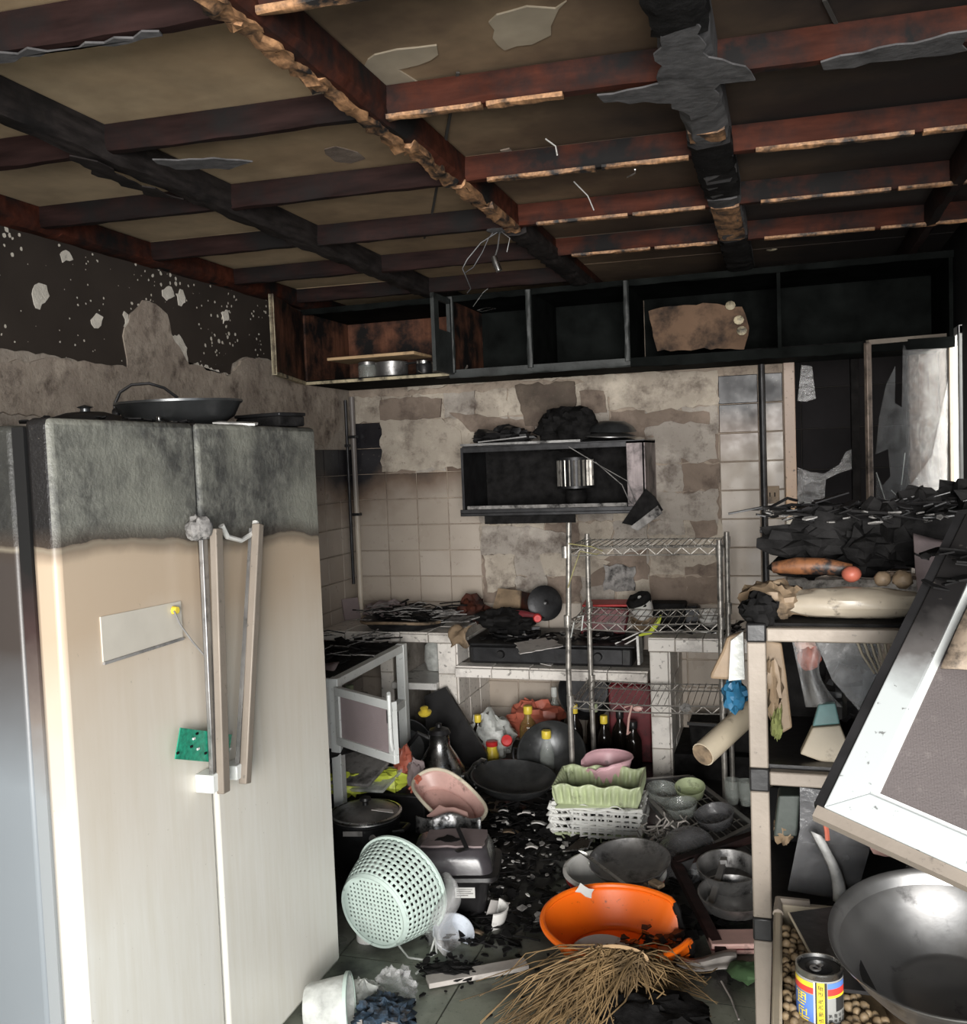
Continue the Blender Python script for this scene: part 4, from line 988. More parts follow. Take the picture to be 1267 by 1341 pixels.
# right counter end
for k, (r, z) in enumerate(((.062, .712), (.058, .745))):
    solo('bowl', MB().lathe([(0, 0), (r*.45, 0), (r*.5, .006), (r*.9, .03), (r, .046), (r*.95, .046), (r*.8, .026), (0, .012)], 26), M['enamel'], ('lower of two stacked white bowls', 'upper of two stacked white bowls')[k]+' on the right end of the counter', 'bowl', (-.375, 4.93, z), (.05*k, .04, 0))
wsolo('burnt_box', MB().box(-.68, -.50, 4.98, 5.10, .708, .82), M['char'], 'black burnt box at the back of the right counter', 'box', bevel=.01)
wsolo('burnt_box', MB().box(-.50, -.43, 4.96, 5.06, .708, .80).box(-.49, -.44, 4.97, 5.05, .80, .81), M['blackmetal'], 'small blackened tin left of the white bowls on the right counter', 'tin', bevel=.006)
wsolo('melted_sheet', MB().prism(jag([(-.09, 0), (.08, 0), (.085, .13), (-.085, .14)], .012, .03), .008, T(-.86, 5.16, .86) @ E(PI/2, 0, 0)), M['char_grey'], 'ash-streaked melted plastic stuck on the back wall above the red container', 'melted object', smooth=0)
wsolo('tile_shard', MB().prism([(-.05, -.03), (.05, -.035), (.055, .04), (-.03, .045)], .007, T(-.39, 4.76, .715) @ E(-.1, .12, .3)), M['ceramic'], 'broken white tile lying on the front of the right counter', 'tile shard', smooth=0)
stuff('charred_flakes', flakes(sticks(MB(), -.42, 4.84, .712, .2, .14, 14, .05, .15, .003, .006, .02, .5, 22), -.42, 4.84, .712, .22, .15, 60, .012, .035, .015, 23), 'char', 'black charred flakes strewn over the right counter')
stuff('ash_flakes', flakes(MB(), -.42, 4.76, .716, .2, .07, 30, .01, .03, .012, 24), 'char_grey', 'light grey ash flakes strewn over the right counter')
wsolo('melted_cord', MB().tube([at(745,712,Y=4.18), at(775,716,Y=4.18), at(790,722,Y=4.19), at(782,726,Y=4.17), at(760,722,Y=4.18), at(752,745,Y=4.16), at(744,770,Y=4.16)], .0026, 6), M['dullcord'], 'yellowish melted cord tangled on the top of the wire rack', 'cord')
wsolo('melted_string', MB().tube([at(757,808,Y=4.17), at(764,806,Y=4.17), at(762,826,Y=4.165), at(768,822,Y=4.165)], .004, 6).tube([at(752,815,Y=4.17), at(748,835,Y=4.165)], .003, 5), M['milky'], 'white melted cord knotted on the middle wire shelf', 'cord')
wsolo('melted_ribbon', MB().tube([at(818,926,Y=4.19), at(828,924,Y=4.18), at(824,940,Y=4.17), at(822,962,Y=4.165), at(826,958,Y=4.165)], .005, 6).blob(tuple(at(836,928,Y=4.18)), (.02, .008, .012), 8, .4, 3, 2), M['pinkburnt'], 'pinkish melted ribbon hanging from the lowest wire shelf', 'ribbon')
wsolo('foil_knot', MB().blob(tuple(at(898,927,Y=4.19)), (.022, .014, .018), 10, .5, 4, 8), M['char_grey'], 'small grey crumpled knot at the right of the lowest wire shelf', 'knot', smooth=0)

# --- screened cupboard by the left wall, its door open
cu = thing('kitchen_cupboard', 'white aluminium-framed screened cupboard along the left wall with its door open', 'cupboard', (-2.10, 4.02, 0))
def cup(name, b, mt, **k): return part(name, b, M[mt], cu, world=True, **k)
CX = -1.83
for x, y in ((CX, 3.66), (CX, 4.40), (-2.39, 3.66), (-2.39, 4.40)): cup('post', MB().box(x-.022, x+.022, y-.022, y+.022, 0, .70), 'alu_white', bevel=.003)
cup('rail', MB().bar((CX, 3.66, .68), (CX, 4.40, .68), .036, .036), 'alu_white'); cup('rail', MB().bar((CX, 3.66, .41), (CX, 4.40, .41), .036, .036), 'alu_white')
cup('rail', MB().bar((-2.39, 4.40, .68), (CX, 4.40, .68), .036, .036), 'alu_white'); cup('rail', MB().bar((-2.39, 3.66, .68), (CX, 3.66, .68), .036, .036), 'alu_white')
cup('bottom_panel', MB().box(-2.38, CX, 3.66, 4.40, .390, .400), 'grey');
cup('back_panel', MB().box(-2.405, -2.395, 3.66, 4.40, .4, .68), 'mauve'); cup('top_panel', MB().box(-2.40, CX-.02, 3.66, 4.40, .690, .702), 'char')
cup('side_panel', MB().box(-2.39, CX, 3.645, 3.65, .4, .68), 'enamel')
s = N('fine_insect_mesh'); v = s.obj(); wv = []
c = s.mix(s.noise(v, 7, 4), (.30, .25, .25), (.40, .33, .34)); k = s.noise(v, 240, 2)
M['mesh'] = s.bsdf(c, .7, .2, s.bump(k, .6, .003))
dm = T(CX+.02, 3.63, .425) @ E(0, 0, math.atan2(-.20, .345))
DW, DH = .40, .245
dr = part('door', MB().box(0, DW, -.012, .012, 0, .035, dm).box(0, DW, -.012, .012, DH-.035, DH, dm).box(0, .03, -.012, .012, .035, DH-.035, dm).box(DW-.035, DW, -.012, .012, .035, DH-.035, dm), M['alu_white'], cu, world=True, bevel=.002, label='open white door with a mesh panel')
part('mesh_panel', MB().box(.03, DW-.035, -.003, .003, .035, DH-.035, dm), M['mesh'], dr, world=True)
part('handle', MB().tube([dm @ Vector(q_) for q_ in ((DW-.02, -.014, .23), (DW+.005, -.03, .285), (DW+.012, -.035, .28), (DW+.012, -.035, .10), (DW, -.02, .06))], .008, 8), M['alu_white'], dr, world=True)
part('latch', MB().box(DW-.03, DW-.01, -.02, -.012, .16, .21, dm), M['dullsteel'], dr, world=True)
# inside and on the cupboard
bottle((-1.95, 4.05, .402), .032, .17, 'red', 'palegreen', 'small red bottle with a pale green cap inside the open cupboard', neck=.5)
wsolo('packet', MB().blob((-2.02, 3.96, .45), (.06, .05, .05), 12, .3, 3, 4), M['teal'], 'crumpled teal packet inside the open cupboard', 'packet', smooth=20)
wsolo('mug', MB().lathe([(0, 0), (.035, 0), (.04, .01), (.04, .09), (.036, .09), (.034, .012), (0, .008)], 20, T(-1.98, 4.22, .40)), M['jar'], 'clear drinking glass inside the open cupboard', 'glass')
stuff('ash_splinters', flakes(sticks(MB(), -2.12, 4.16, .704, .24, .24, 40, .06, .22, .003, .007, .04, .5, 41), -2.12, 4.1, .706, .24, .26, 70, .02, .05, .03, 42), 'char', 'charred splinters and flakes on top of the screened cupboard')
stuff('pale_splinters', sticks(MB(), -2.08, 4.12, .735, .22, .26, 24, .05, .18, .0025, .005, .02, .4, 43), 'char_grey', 'pale ash-grey splinters on top of the screened cupboard')
wsolo('plastic_sheet', MB().sheet(lambda u, v: (-2.15+.26*u, 3.66+.20*v+.03*math.sin(5*u), .755+.035*math.sin(4*u+3*v)-.05*u*u), 10, 8), M['mauve'], 'curled mauve plastic sheet on the near end of the cupboard', 'plastic sheet', solid=.006)
wsolo('white_vessel', MB().lathe([(0, 0), (.06, 0), (.075, .05), (.07, .13), (.04, .17), (0, .18)], 22, T(-1.84, 4.94, .455)), M['milky'], 'tall pale vessel standing in the small opening of the left counter', 'vessel')
# cutting boards, bags at its foot
wsolo('tray', MB().prism(jag([(-.15, -.10), (.13, -.12), (.16, .10), (-.13, .13)], .006, .06), .016, T(-1.84, 3.83, .245) @ E(.32, -.10, -.1)), M['grey'], 'grey stained flat tray leaning by the cupboard door', 'tray', smooth=0, bevel=.004)
wsolo('tray', MB().prism([(-.16, -.08), (.18, -.09), (.18, .10), (-.15, .10)], .012, T(-1.81, 3.82, .205) @ E(.25, -.12, -.2)), M['milky'], 'pale translucent tray under the grey stained tray', 'tray', smooth=0)
wsolo('board', MB().prism([(-.12, -.03), (.11, -.05), (.13, .04), (-.1, .08)], .014, T(-1.86, 3.66, .385) @ E(.5, -.25, .5)), M['char_gloss'], 'dark slanted board above the grey stained tray', 'board', smooth=0)
for q_, r_, mt, lab, sd in (((-1.70, 3.83, .215), (.10, .06, .045), 'lime', 'crumpled yellow-green plastic bag beside the grey tray', 2), ((-1.63, 3.90, .26), (.045, .05, .08), 'flesh', 'orange-red packet standing beside the yellow-green bag', 5), ((-1.56, 3.86, .24), (.04, .03, .06), 'mauve', 'pale lilac packet beside the orange-red packet', 9), ((-1.86, 3.80, .20), (.11, .07, .05), 'lime', 'smaller yellow-green bag under the pale tray', 6)):
    wsolo('plastic_bag' if mt == 'lime' else 'packet', MB().blob(q_, r_, 14, .45, 2.5, sd), M[mt], lab, 'bag' if mt == 'lime' else 'packet', smooth=15)
wsolo('carton', MB().box(-1.78, -1.50, 3.80, 4.02, 0, .165), M['char_gloss'], 'sooty low carton carrying the trays at the foot of the cupboard', 'carton', bevel=.01)

# --- kettle, black panel, bottles under the stove
kt = thing('kettle', 'shiny stainless kettle with a curved spout before the black panel', 'kettle', (-1.60, 4.27, 0))
part('body', MB().lathe([(0, 0), (.10, 0), (.115, .015), (.125, .07), (.115, .13), (.075, .20), (.05, .24), (.048, .29), (.055, .30)], 34), M['steel'], kt)
part('lid', MB().lathe([(.055, .30), (.045, .32), (.015, .33), (.014, .345), (0, .35)], 24), M['blackmetal'], kt)
part('spout', MB().tube([(.10, 0, .09), (.15, -.01, .11), (.18, -.01, .16), (.215, -.015, .185), (.235, -.02, .18)], [.022, .018, .014, .012, .013], 12), M['steel'], kt)
part('handle', MB().tube([(-.05, 0, .27), (-.10, -.02, .30), (-.15, -.03, .24), (-.15, -.03, .14), (-.11, -.01, .08)], .012, 8), M['char_gloss'], kt)
pn = [at(a, b_, Y=4.58) for a, b_ in ((556,912),(583,900),(640,985),(640,1003),(590,1000),(560,960))]
wsolo('black_panel', MB().prism([(q_.x, q_.z) for q_ in pn], .02, Matrix(((1,0,0,0),(0,.10,-1,4.62-.06),(0,1,0,0),(0,0,0,1)))), M['char_gloss'], 'slanting black burnt panel leaning by the stove bay', 'panel', smooth=0)
wsolo('brass_knob', MB().lathe([(0, 0), (.03, 0), (.034, .01), (.018, .02), (.02, .035), (0, .04)], 16, Matrix.Translation(at(557, 935, Y=4.40)) @ E(.3, 0, 0)), M['yellow'], 'small brassy cap above the kettle', 'cap')
wsolo('dark_pan', MB().lathe([(0, 0), (.10, 0), (.135, .05), (.14, .05), (.105, -.006), (0, -.006)], 26, Matrix.Translation(at(530, 980, Y=4.48)) @ E(.9, .7, 0)), M['wok'], 'dark pan tipped on its side left of the kettle', 'pan')
def fl_(px, py): p = at(px, py, Z=0); return (p.x, p.y, 0)
def under(px, y, z=.0): p = at(px, 940, Y=y); return (p.x, y, z)
for px, y, r, h, body, cap, lab, nk in (
    (626, 4.72, .040, .27, 'bottle', 'yellow', 'dark sauce bottle with a yellow cap beside the black panel', .38),
    (753, 4.78, .040, .33, 'bottle', 'yellow', 'tall dark sauce bottle with a yellow cap behind the left rack posts', .36),
    (791, 4.74, .040, .29, 'bottle', 'yellow', 'round dark sauce bottle with a bright yellow cap right of the rack posts', .4),
    (692, 4.86, .048, .29, 'amber', 'yellow', 'amber oil bottle with a yellow cap in the middle under the stove', .42),
    (727, 5.00, .045, .36, 'jar', 'milky', 'tall clear bottle with a ring neck near the back tiles under the stove', .3),
    (778, 4.92, .038, .30, 'bottle', 'palegreen', 'dark bottle with a pale green cap behind the others under the stove', .5),
    (812, 4.88, .042, .28, 'bottle', 'char_gloss', 'black bottle with a black cap in the right corner under the stove', .4),
    (829, 4.80, .042, .25, 'bottle', 'char_gloss', 'short black bottle beside the right pier under the stove', .45)):
    bottle(under(px, y), r, h, body, cap, lab, neck=nk, lab=None)
bottle(under(643, 4.62), .034, .165, 'yellow', 'red', 'small yellow bottle with a red cap in front of the white bag', neck=.75)
bottle((under(715, 4.50)[0]-.0, 4.50, .0), .036, .27, 'jar', 'yellow', 'clear sauce bottle with a yellow cap standing before the leaning wok', neck=.55)
wsolo('plastic_bag', MB().blob((-1.49, 4.76, .14), (.11, .10, .13), 20, .35, 2.5, 14), M['milky'], 'white plastic bag standing under the left half of the stove', 'bag', smooth=25)
wsolo('plastic_bag', MB().blob((-1.30, 4.94, .19), (.15, .09, .10), 18, .4, 2.8, 15), M['flesh'], 'red plastic bag on the back of the floor under the stove', 'bag', smooth=20)
wsolo('red_lid', MB().lathe([(0, .022), (.026, .02), (.03, 0), (0, 0)], 18, Matrix.Translation(at(664, 970, Y=4.60)) @ E(1.1, 0, .3)), M['red'], 'round red lid on the white plastic bag', 'lid')
wsolo('red_crate', MB().box(-.90, -.68, 4.92, 5.10, .0, .40).box(-.89, -.69, 4.93, 5.09, .4, .42), M['darkred'], 'sooty red crate at the back of the right half under the stove', 'crate', bevel=.012)
wsolo('black_pan', MB().lathe([(0, 0), (.12, 0), (.15, .05), (.15, .06), (.14, .055), (.11, .01), (0, .01)], 26, Matrix.Translation(at(770, 905, Y=5.05)) @ E(PI/2-.2, 0, 0)), M['blackmetal'], 'round blackened pan hung upright at the back under the stove', 'pan')
t = thing('black_bucket', 'black plastic box in the right-hand opening of the counter', 'box', (-.30, 4.86, .125))
part('body', MB().prism([(-.17, 0), (.22, 0), (.24, .13), (-.18, .14)], .18, T(0, .09, 0) @ E(PI/2, 0, 0)), M['char'], t, bevel=.01)
part('rim', MB().bar((-.185, -.093, .135), (.245, -.093, .13), .014, .014), M['char_gloss'], t)

# --- woks
def wok(loc, rot, r, label, handle=True):
    t = thing('wok', label, 'wok', loc, rot)
    n_ = 10; pr = [(r*math.sin(a)*1.0/math.sin(1.12), r*.62*(1-math.cos(a))/(1-math.cos(1.12))*.72) for a in [1.12*i/n_ for i in range(n_+1)]]
    pr2 = pr+[(r*1.015, pr[-1][1]+.004), (r*1.0, pr[-1][1]+.006)]+[(a*.97, b_+.006) for a, b_ in reversed(pr)]
    part('bowl', MB().lathe(pr2, 48), M['wok'], t)
    if handle:
        z = pr[-1][1]; part('handle', MB().tube([(-r*.99, -.03, z-.01), (-r*1.1, -.028, z+.012), (-r*1.12, .0, z+.016), (-r*1.1, .028, z+.012), (-r*.99, .03, z-.01)], .006, 8), M['blackmetal'], t)
        part('rivet', MB().blob((-r*.90, -.015, z-.035), .007, 8, 0).blob((-r*.90, .02, z-.035), .007, 8, 0), M['dullsteel'], t)
    return t
p = at(671, 1015, Z=.13); wok((p.x, p.y, .035), (.10, .05, .5), .198, 'black iron wok lying open on the floor before the stove')
p = at(712, 985, Y=4.44); wok((p.x+.02, 4.54, .12), (1.02, .0, .15), .165, 'black wok leaning upright behind the front wok')
# pink tub, melted at one side
tb = thing('plastic_tub', 'pink plastic tub with a melted side standing on pans before the counter', 'tub', tuple(at(798, 1022, Y=4.18)))
def tubfn(u, v):
    a = 2*PI*u; r = .075+.03*v; z = .105*v
    m_ = max(0, math.cos(a-3.9))**2
    return (r*math.cos(a)*(1+.15*m_*v), r*math.sin(a), z*(1-.35*m_)+.008*m_*math.sin(14*a))
part('tub_wall', MB().sheet(tubfn, 44, 6), M['pink'], tb, solid=.003)
part('tub_base', MB().lathe([(0, .002), (.075, .002)], 36), M['pink'], tb)
part('rim', MB().tube([Vector(tubfn(i/40, 1))*1.02 for i in range(41)], .0042, 6, False), M['pink'], tb)
p = at(798, 1022, Y=4.18); wsolo('pot', MB().lathe([(0, 0), (.10, 0), (.115, .02), (.12, p.z-.012), (.125, p.z-.006), (.0, p.z-.004)], 28, T(p.x, 4.18, 0)), M['blackmetal'], 'upturned blackened pot under the pink tub', 'pot')

# ================================================================ ON THE FLOOR
# --- melted stack of pale green slotted baskets
bk = thing('basket_stack', 'melted pale green and white slotted plastic baskets fused in one stack', 'basket', (-.775, 3.98, 0), (0, 0, .05))
def basket(z0, w_, d_, h, mt, sag, seed):
    rnd = random.Random(seed); b = MB(); x, y = w_/2, d_/2; per = [(-x, -y), (x, -y), (x, y), (-x, y)]
    for k in range(4):
        (x0, y0), (x1, y1) = per[k], per[(k+1) % 4]; L = math.hypot(x1-x0, y1-y0); n = int(L/.030)
        for i in range(n+1):
            px, py = x0+(x1-x0)*i/n, y0+(y1-y0)*i/n; j = rnd.uniform(-.004, .004)
            b.bar((px*.92, py*.92, z0), (px+j, py+j, z0+h-sag*rnd.random()), .0155, .006, (x1-x0, y1-y0, 0))
    rim = []
    for k in range(4):
        for i in range(8):
            t_ = i/8; px = per[k][0]+(per[(k+1) % 4][0]-per[k][0])*t_; py = per[k][1]+(per[(k+1) % 4][1]-per[k][1])*t_
            rim.append((px+rnd.uniform(-.004, .004), py+rnd.uniform(-.004, .004), z0+h-sag*rnd.random()))
    rim.append(rim[0]); b.tube(rim, .008, 7)
    return b
def ribbed(z0):
    per = [(-.178, -.125), (.178, -.125), (.178, .125), (-.178, .125)]
    def f(u, v):
        k = min(3, int(u*4)); t_ = u*4-k; (x0, y0), (x1, y1) = per[k], per[(k+1) % 4]; nx, ny = (y1-y0), -(x1-x0); L = math.hypot(nx, ny)
        w_ = .011*math.sin(t_*L/.0345*2*PI)*math.sin(PI*min(1, v*1.02))
        x = x0+(x1-x0)*t_+nx/L*w_; y = y0+(y1-y0)*t_+ny/L*w_; s_ = .93+.07*v if v < .85 else .99+.2*(v-.85)
        return (x*s_, y*s_, z0+.088*v-.006*math.sin(3*x*20)*v)
    return MB().sheet(f, 320, 8).lathe([(0, z0+.002), (.205, z0+.002)], 4, E(0, 0, PI/4), sx=1.14, sy=.80)
for k, (z, h, mt, sg) in enumerate(((.0, .035, 'palegreen', .01), (.028, .03, 'white', .012), (.055, .03, 'white', .014), (.083, .03, 'white', .012), (.112, .032, 'white', .012), (.150, .10, 'palegreen', .012))):
    part('basket', basket(z, .355+.012*((k*7) % 3), .25, h, mt, sg, k), M[mt], bk) if k < 5 else part('basket', ribbed(z), M[mt], bk, solid=.004, label='pale green ribbed top basket')
part('melted_edge', MB().tube([(-.19+.012*math.sin(i*2.1), -.10+.012*math.cos(i*3.3), .012+.0085*i) for i in range(17)], [.012+.008*(i % 2) for i in range(17)], 8), M['white'], bk)
part('melted_edge', MB().tube([(-.185+.01*math.sin(i*2.7), -.05+.02*math.cos(i*3.1), .02+.009*i) for i in range(16)], [.010+.008*((i+1) % 2) for i in range(16)], 8), M['white'], bk)
part('folded_panel', MB().sheet(lambda u, v: (-.15+.33*u, -.128+.02*v+.004*math.sin(30*u), .145-.012*math.sin(16*u)*(1-v)), 40, 4), M['white'], bk, solid=.004)
grid = MB()
for i in range(9): grid.bar((-.10+.034*i, -.132, .02), (-.10+.034*i, -.130, .135), .010, .006, (0, 1, 0))
for j in range(6): grid.bar((-.11, -.134, .03+.02*j), (.185, -.134, .028+.02*j), .009, .005, (0, 1, 0))
part('slotted_front', grid, M['white'], bk)
# --- dark dish rack frame, fallen, with dishes
dk = thing('dish_rack', 'fallen dark metal dish rack with wire grid over glass bowls', 'dish rack', (-.45, 3.95, 0))
A_, B_, C_, D_ = at(828,1024,Y=4.25), at(905,1018,Y=4.42), at(986,1082,Y=3.80), at(915,1118,Y=3.62)
for a, b_ in ((A_, B_), (B_, C_), (C_, D_), (D_, A_)): part('frame_bar', MB().bar(a, b_, .024, .020), M['dullsteel'], dk, world=True, bevel=.002)
g = MB()
for i in range(1, 9):
    t_ = i/9; g.tube([A_.lerp(B_, t_), D_.lerp(C_, t_)], .0025, 5)
    if i < 7: t_ = i/7; g.tube([A_.lerp(D_, t_), B_.lerp(C_, t_)], .0025, 5)
part('wire_grid', g, M['chrome'], dk, world=True)
dz = Vector((.0, .0, -.13))
part('lower_wires', MB().tube([A_+dz, B_+dz, C_+dz*.8, D_+dz*.8, A_+dz], .004, 6).tube([A_, A_+dz], .004, 5).tube([B_, B_+dz], .004, 5).tube([C_, C_+dz*.8], .004, 5).tube([D_, D_+dz*.8], .004, 5).tube([A_.lerp(D_, .5), A_.lerp(D_, .5)+dz*.9, B_.lerp(C_, .5)+dz*.9, B_.lerp(C_, .5)], .003, 5), M['dullsteel'], dk, world=True)
P1, P2, P3 = at(885,1130,Y=3.45), at(988,1095,Y=3.62), at(945,1248,Z=0.012)
fr2 = thing('angle_frame', 'dark rusty angle-iron frame lying bent across the dish rack', 'frame', (P3.x, P3.y, 0))
part('frame_bar', MB().bar(P1, P2, .034, .028), M['joist'], fr2, world=True); part('frame_bar', MB().bar(P1, P3, .034, .028), M['joist'], fr2, world=True)
part('corner_plate', MB().prism([(0, 0), (.07, .03), (.02, -.07)], .006, Matrix(((1,0,0,P1.x),(0,0,-1,P1.y-.012),(0,1,0,P1.z),(0,0,0,1)))), M['blackmetal'], fr2, world=True)
P4 = at(958, 1160, Y=3.35); P5 = at(928, 1196, Y=3.25)
wsolo('metal_leg', MB().bar(at(948,1128,Y=3.4), P5, .022, .012).bar(at(944,1128,Y=3.4), at(953,1128,Y=3.4), .03, .02), M['dullsteel'], 'short scorched metal leg sticking down below the dish rack', 'leg')
# glass bowls and tumblers in and behind it
gp = []
def gl(name, r, h, px, py, y, mt, label, cat, rot=(0, 0, 0)):
    p = at(px, py, Y=y)
    return solo(name, MB().lathe([(0, 0), (r*.6, 0), (r*.85, h*.3), (r, h), (r*.95, h), (r*.78, h*.3), (0, .008)], 26), M[mt], label, cat, tuple(p), rot)
gl('bowl', .075, .07, 868, 1052, 4.12, 'jar', 'translucent bowl at the left in the fallen dish rack', 'bowl', (.15, .1, 0))
gl('bowl', .07, .06, 895, 1070, 3.95, 'jar', 'clear glass bowl in the middle of the fallen dish rack', 'bowl', (.1, -.15, 0))
gl('bowl', .065, .06, 905, 1045, 4.15, 'palegreen', 'green bowl at the far side of the fallen dish rack', 'bowl', (.3, 0, 0))
gl('bowl', .08, .06, 940, 1082, 3.85, 'smoked', 'grey glass bowl at the right in the fallen dish rack', 'bowl', (.2, -.2, 0))
gl('tumbler', .035, .10, 960, 1052, 4.05, 'jar', 'clear ribbed tumbler left of the pair beside the shelf post', 'glass')
gl('tumbler', .035, .10, 978, 1054, 4.00, 'jar', 'clear ribbed tumbler nearest the shelf post', 'glass')
gl('mixing_bowl', .11, .085, 955, 1162, 3.42, 'dullsteel', 'dull metal bowl behind the shelf post under the dish rack', 'bowl', (.15, 0, 0))
gl('mixing_bowl', .12, .06, 962, 1190, 3.28, 'dullsteel', 'shallow dark metal bowl lowest under the dish rack', 'bowl', (.1, 0, 0))
p = at(900, 1160, Y=3.62); solo('glass_lid', MB().lathe([(0, .045), (.06, .038), (.11, .01), (.118, 0), (.112, -.004), (.05, .03), (0, .038)], 30), M['smoked'], 'smoked glass pan lid tilted behind the angle-iron frame', 'lid', (p.x, p.y, .08), (.7, -.3, 0))
nb = MB()
rnd = random.Random(5)
for i in range(70):
    p = at(rnd.uniform(838, 905), rnd.uniform(1075, 1118), Y=rnd.uniform(3.72, 3.85)); a = rnd.uniform(0, 6.3)
    nb.tube([p, p+Vector((.03*math.cos(a), .01, .03*math.sin(a))), p+Vector((.06*math.cos(a+.6), .0, .045*math.sin(a+.6)))], .0035, 5)
stuff('melted_strings', nb, 'greycloth', 'pale tangled melted strings between the baskets and the dish rack', 'strings')

# --- enamel basin with pan and ladle
p = at(805, 1140, Z=.125)
eb = thing('enamel_basin', 'grey-white enamel basin with a worn rim behind the orange tub', 'basin', (p.x, p.y, 0))
part('basin_body', MB().lathe([(0, .004), (.12, .004), (.155, .06), (.172, .125), (.165, .125), (.148, .06), (.115, .012), (0, .012)], 44), M['enamel'], eb)
part('rim', MB().lathe([(.165, .125), (.172, .133), (.182, .130), (.183, .122), (.172, .120)], 44), M['enamel'], eb)
part('red_band', MB().lathe([(.174, .10), (.1785, .117)], 44), M['red'], eb, label='red painted band under the rim')
fp = thing('frying_pan', 'grey frying pan lying in the enamel basin', 'pan', (p.x+.055, p.y+.01, .128), (.16, -.04, 0))
part('pan_body', MB().lathe([(0, 0), (.10, 0), (.128, .018), (.145, .042), (.139, .042), (.122, .02), (.095, .006), (0, .006)], 44), M['dullsteel'], fp)
part('handle_stub', MB().bar((.09, -.115, .035), (.13, -.15, .04), .03, .014).bar((.07, -.125, .03), (.075, -.15, .03), .014, .012), M['tan'], fp, bevel=.003)
wsolo('ladle', MB().bar(at(752,1108,Z=.19), at(818,1158,Z=.155), .014, .005).prism([(-.05, -.012), (.03, -.03), (.05, .0), (.02, .03)], .008, Matrix.Translation(at(757,1108,Z=.195)) @ E(.3, -.2, .4)), M['steel'], 'metal spatula with a pale handle lying across the enamel basin', 'spatula')
# --- orange tub with burnt bite in its side
p = at(808, 1222, Z=.045)
ob = thing('orange_tub', 'bright orange plastic tub with one side burnt through', 'tub', (p.x, p.y, 0), (0, 0, 0))
p = at(808, 1208, Z=.12); ob.location = (p.x, p.y, 0)
OT = E(.10, .02, 0); BITE = .30
def otub(u, v):
    a = 2*PI*u; r = .150+.085*v**.8; z = .02+.112*v
    # bite burnt out of the right-hand side
    d = (a-BITE+PI) % (2*PI)-PI; bite = max(0, 1-abs(d)/.52)
    z = z*(1-.8*min(1, bite*1.6)*1.0)+.004*math.sin(37*a)*min(1, bite*2)
    return OT @ Vector((r*math.cos(a)*(1.0-.05*bite*v), r*math.sin(a)*.88, z))
part('tub_wall', MB().sheet(otub, 96, 8), M['orange'], ob, solid=.005)
part('tub_base', MB().lathe([(0, .022), (.152, .022)], 48, OT, sy=.88), M['orange'], ob)
part('rolled_rim', MB().tube([otub((BITE+.40+(2*PI-.8)*i/60)/(2*PI), 1) for i in range(61)], .0095, 8), M['orange'], ob)
part('burnt_edge', MB().tube([Vector(otub((BITE-.50+1.0*i/24)/(2*PI), 1))+Vector((0, 0, .003)) for i in range(25)], [.008+.005*random.random() for i in range(25)], 6), M['char'], ob, label='charred melted edge')
part('foot', MB().lathe([(.13, 0), (.14, 0), (.152, .022), (.14, .022)], 40, OT, sy=.88), M['orange'], ob)
solo('plate', MB().lathe([(0, .006), (.07, .006), (.10, .018), (.102, .022), (.07, .012), (0, .012)], 32), M['ceramic'], 'white plate lying in the bottom of the orange tub', 'plate', (p.x-.035, p.y-.075, .030), (.14, .02, 0))
stuff('charred_flakes', flakes(sticks(MB(), p.x+.10, p.y-.02, .035, .06, .09, 14, .03, .07, .003, .006, .03, .6, 61), p.x+.10, p.y-.02, .035, .09, .10, 60, .012, .03, .05, 62), 'char_gloss', 'glossy black charred scraps in the burnt side of the orange tub')
wsolo('paper', MB().prism(jag([(-.03, -.015), (.025, -.02), (.03, .012), (-.02, .02)], .006, .015), .003, Matrix.Translation(at(766, 1166, Z=.168)) @ E(.7, .3, .2)), M['white'], 'white torn scrap hanging on the far rim of the orange tub', 'paper', smooth=0)
wsolo('paper', MB().prism([(-.04, -.01), (.05, -.012), (.04, .014), (-.03, .02)], .004, Matrix.Translation(at(752, 1246, Z=.02)) @ E(.3, .1, -.3)), M['paper'], 'white scrap under the front rim of the orange tub', 'paper', smooth=0)

# --- straw broom
br = thing('straw_broom', 'straw broom with splayed loose bristles in the foreground before the orange tub', 'broom', tuple(at(790, 1300, Z=.0)))
rnd = random.Random(7)
b = MB(); hd_ = at(812, 1256, Y=2.62)
for i in range(420):
    t_ = rnd.random(); e = at(640+250*t_**.8+rnd.uniform(-20, 20), 1348+rnd.uniform(-30, 30)-40*(t_ > .8), Z=rnd.uniform(.0, .07))
    if rnd.random() < .18: e = at(rnd.uniform(840, 930), rnd.uniform(1262, 1320), Z=rnd.uniform(.0, .05))
    if rnd.random() < .03: e = at(rnd.uniform(630, 690), rnd.uniform(1268, 1320), Z=rnd.uniform(.01, .05))
    s_ = hd_+Vector((rnd.uniform(-.085, .07), rnd.uniform(-.02, .02), rnd.uniform(-.025, .03)))
    mid = s_.lerp(e, .5)+Vector((rnd.gauss(0, .035), rnd.gauss(0, .02), rnd.uniform(-.01, .05))); e = e+Vector((rnd.gauss(0, .03), rnd.gauss(0, .03), 0))
    b.tube([s_, s_.lerp(mid, .6)+Vector((0, 0, .012)), mid, mid.lerp(e, .6), e], [.0021, .0019, .0018, .0016, .0011], 4, False)
bo = part('bristles', b, M['straw'], br, world=True, kind='stuff')
b = MB()
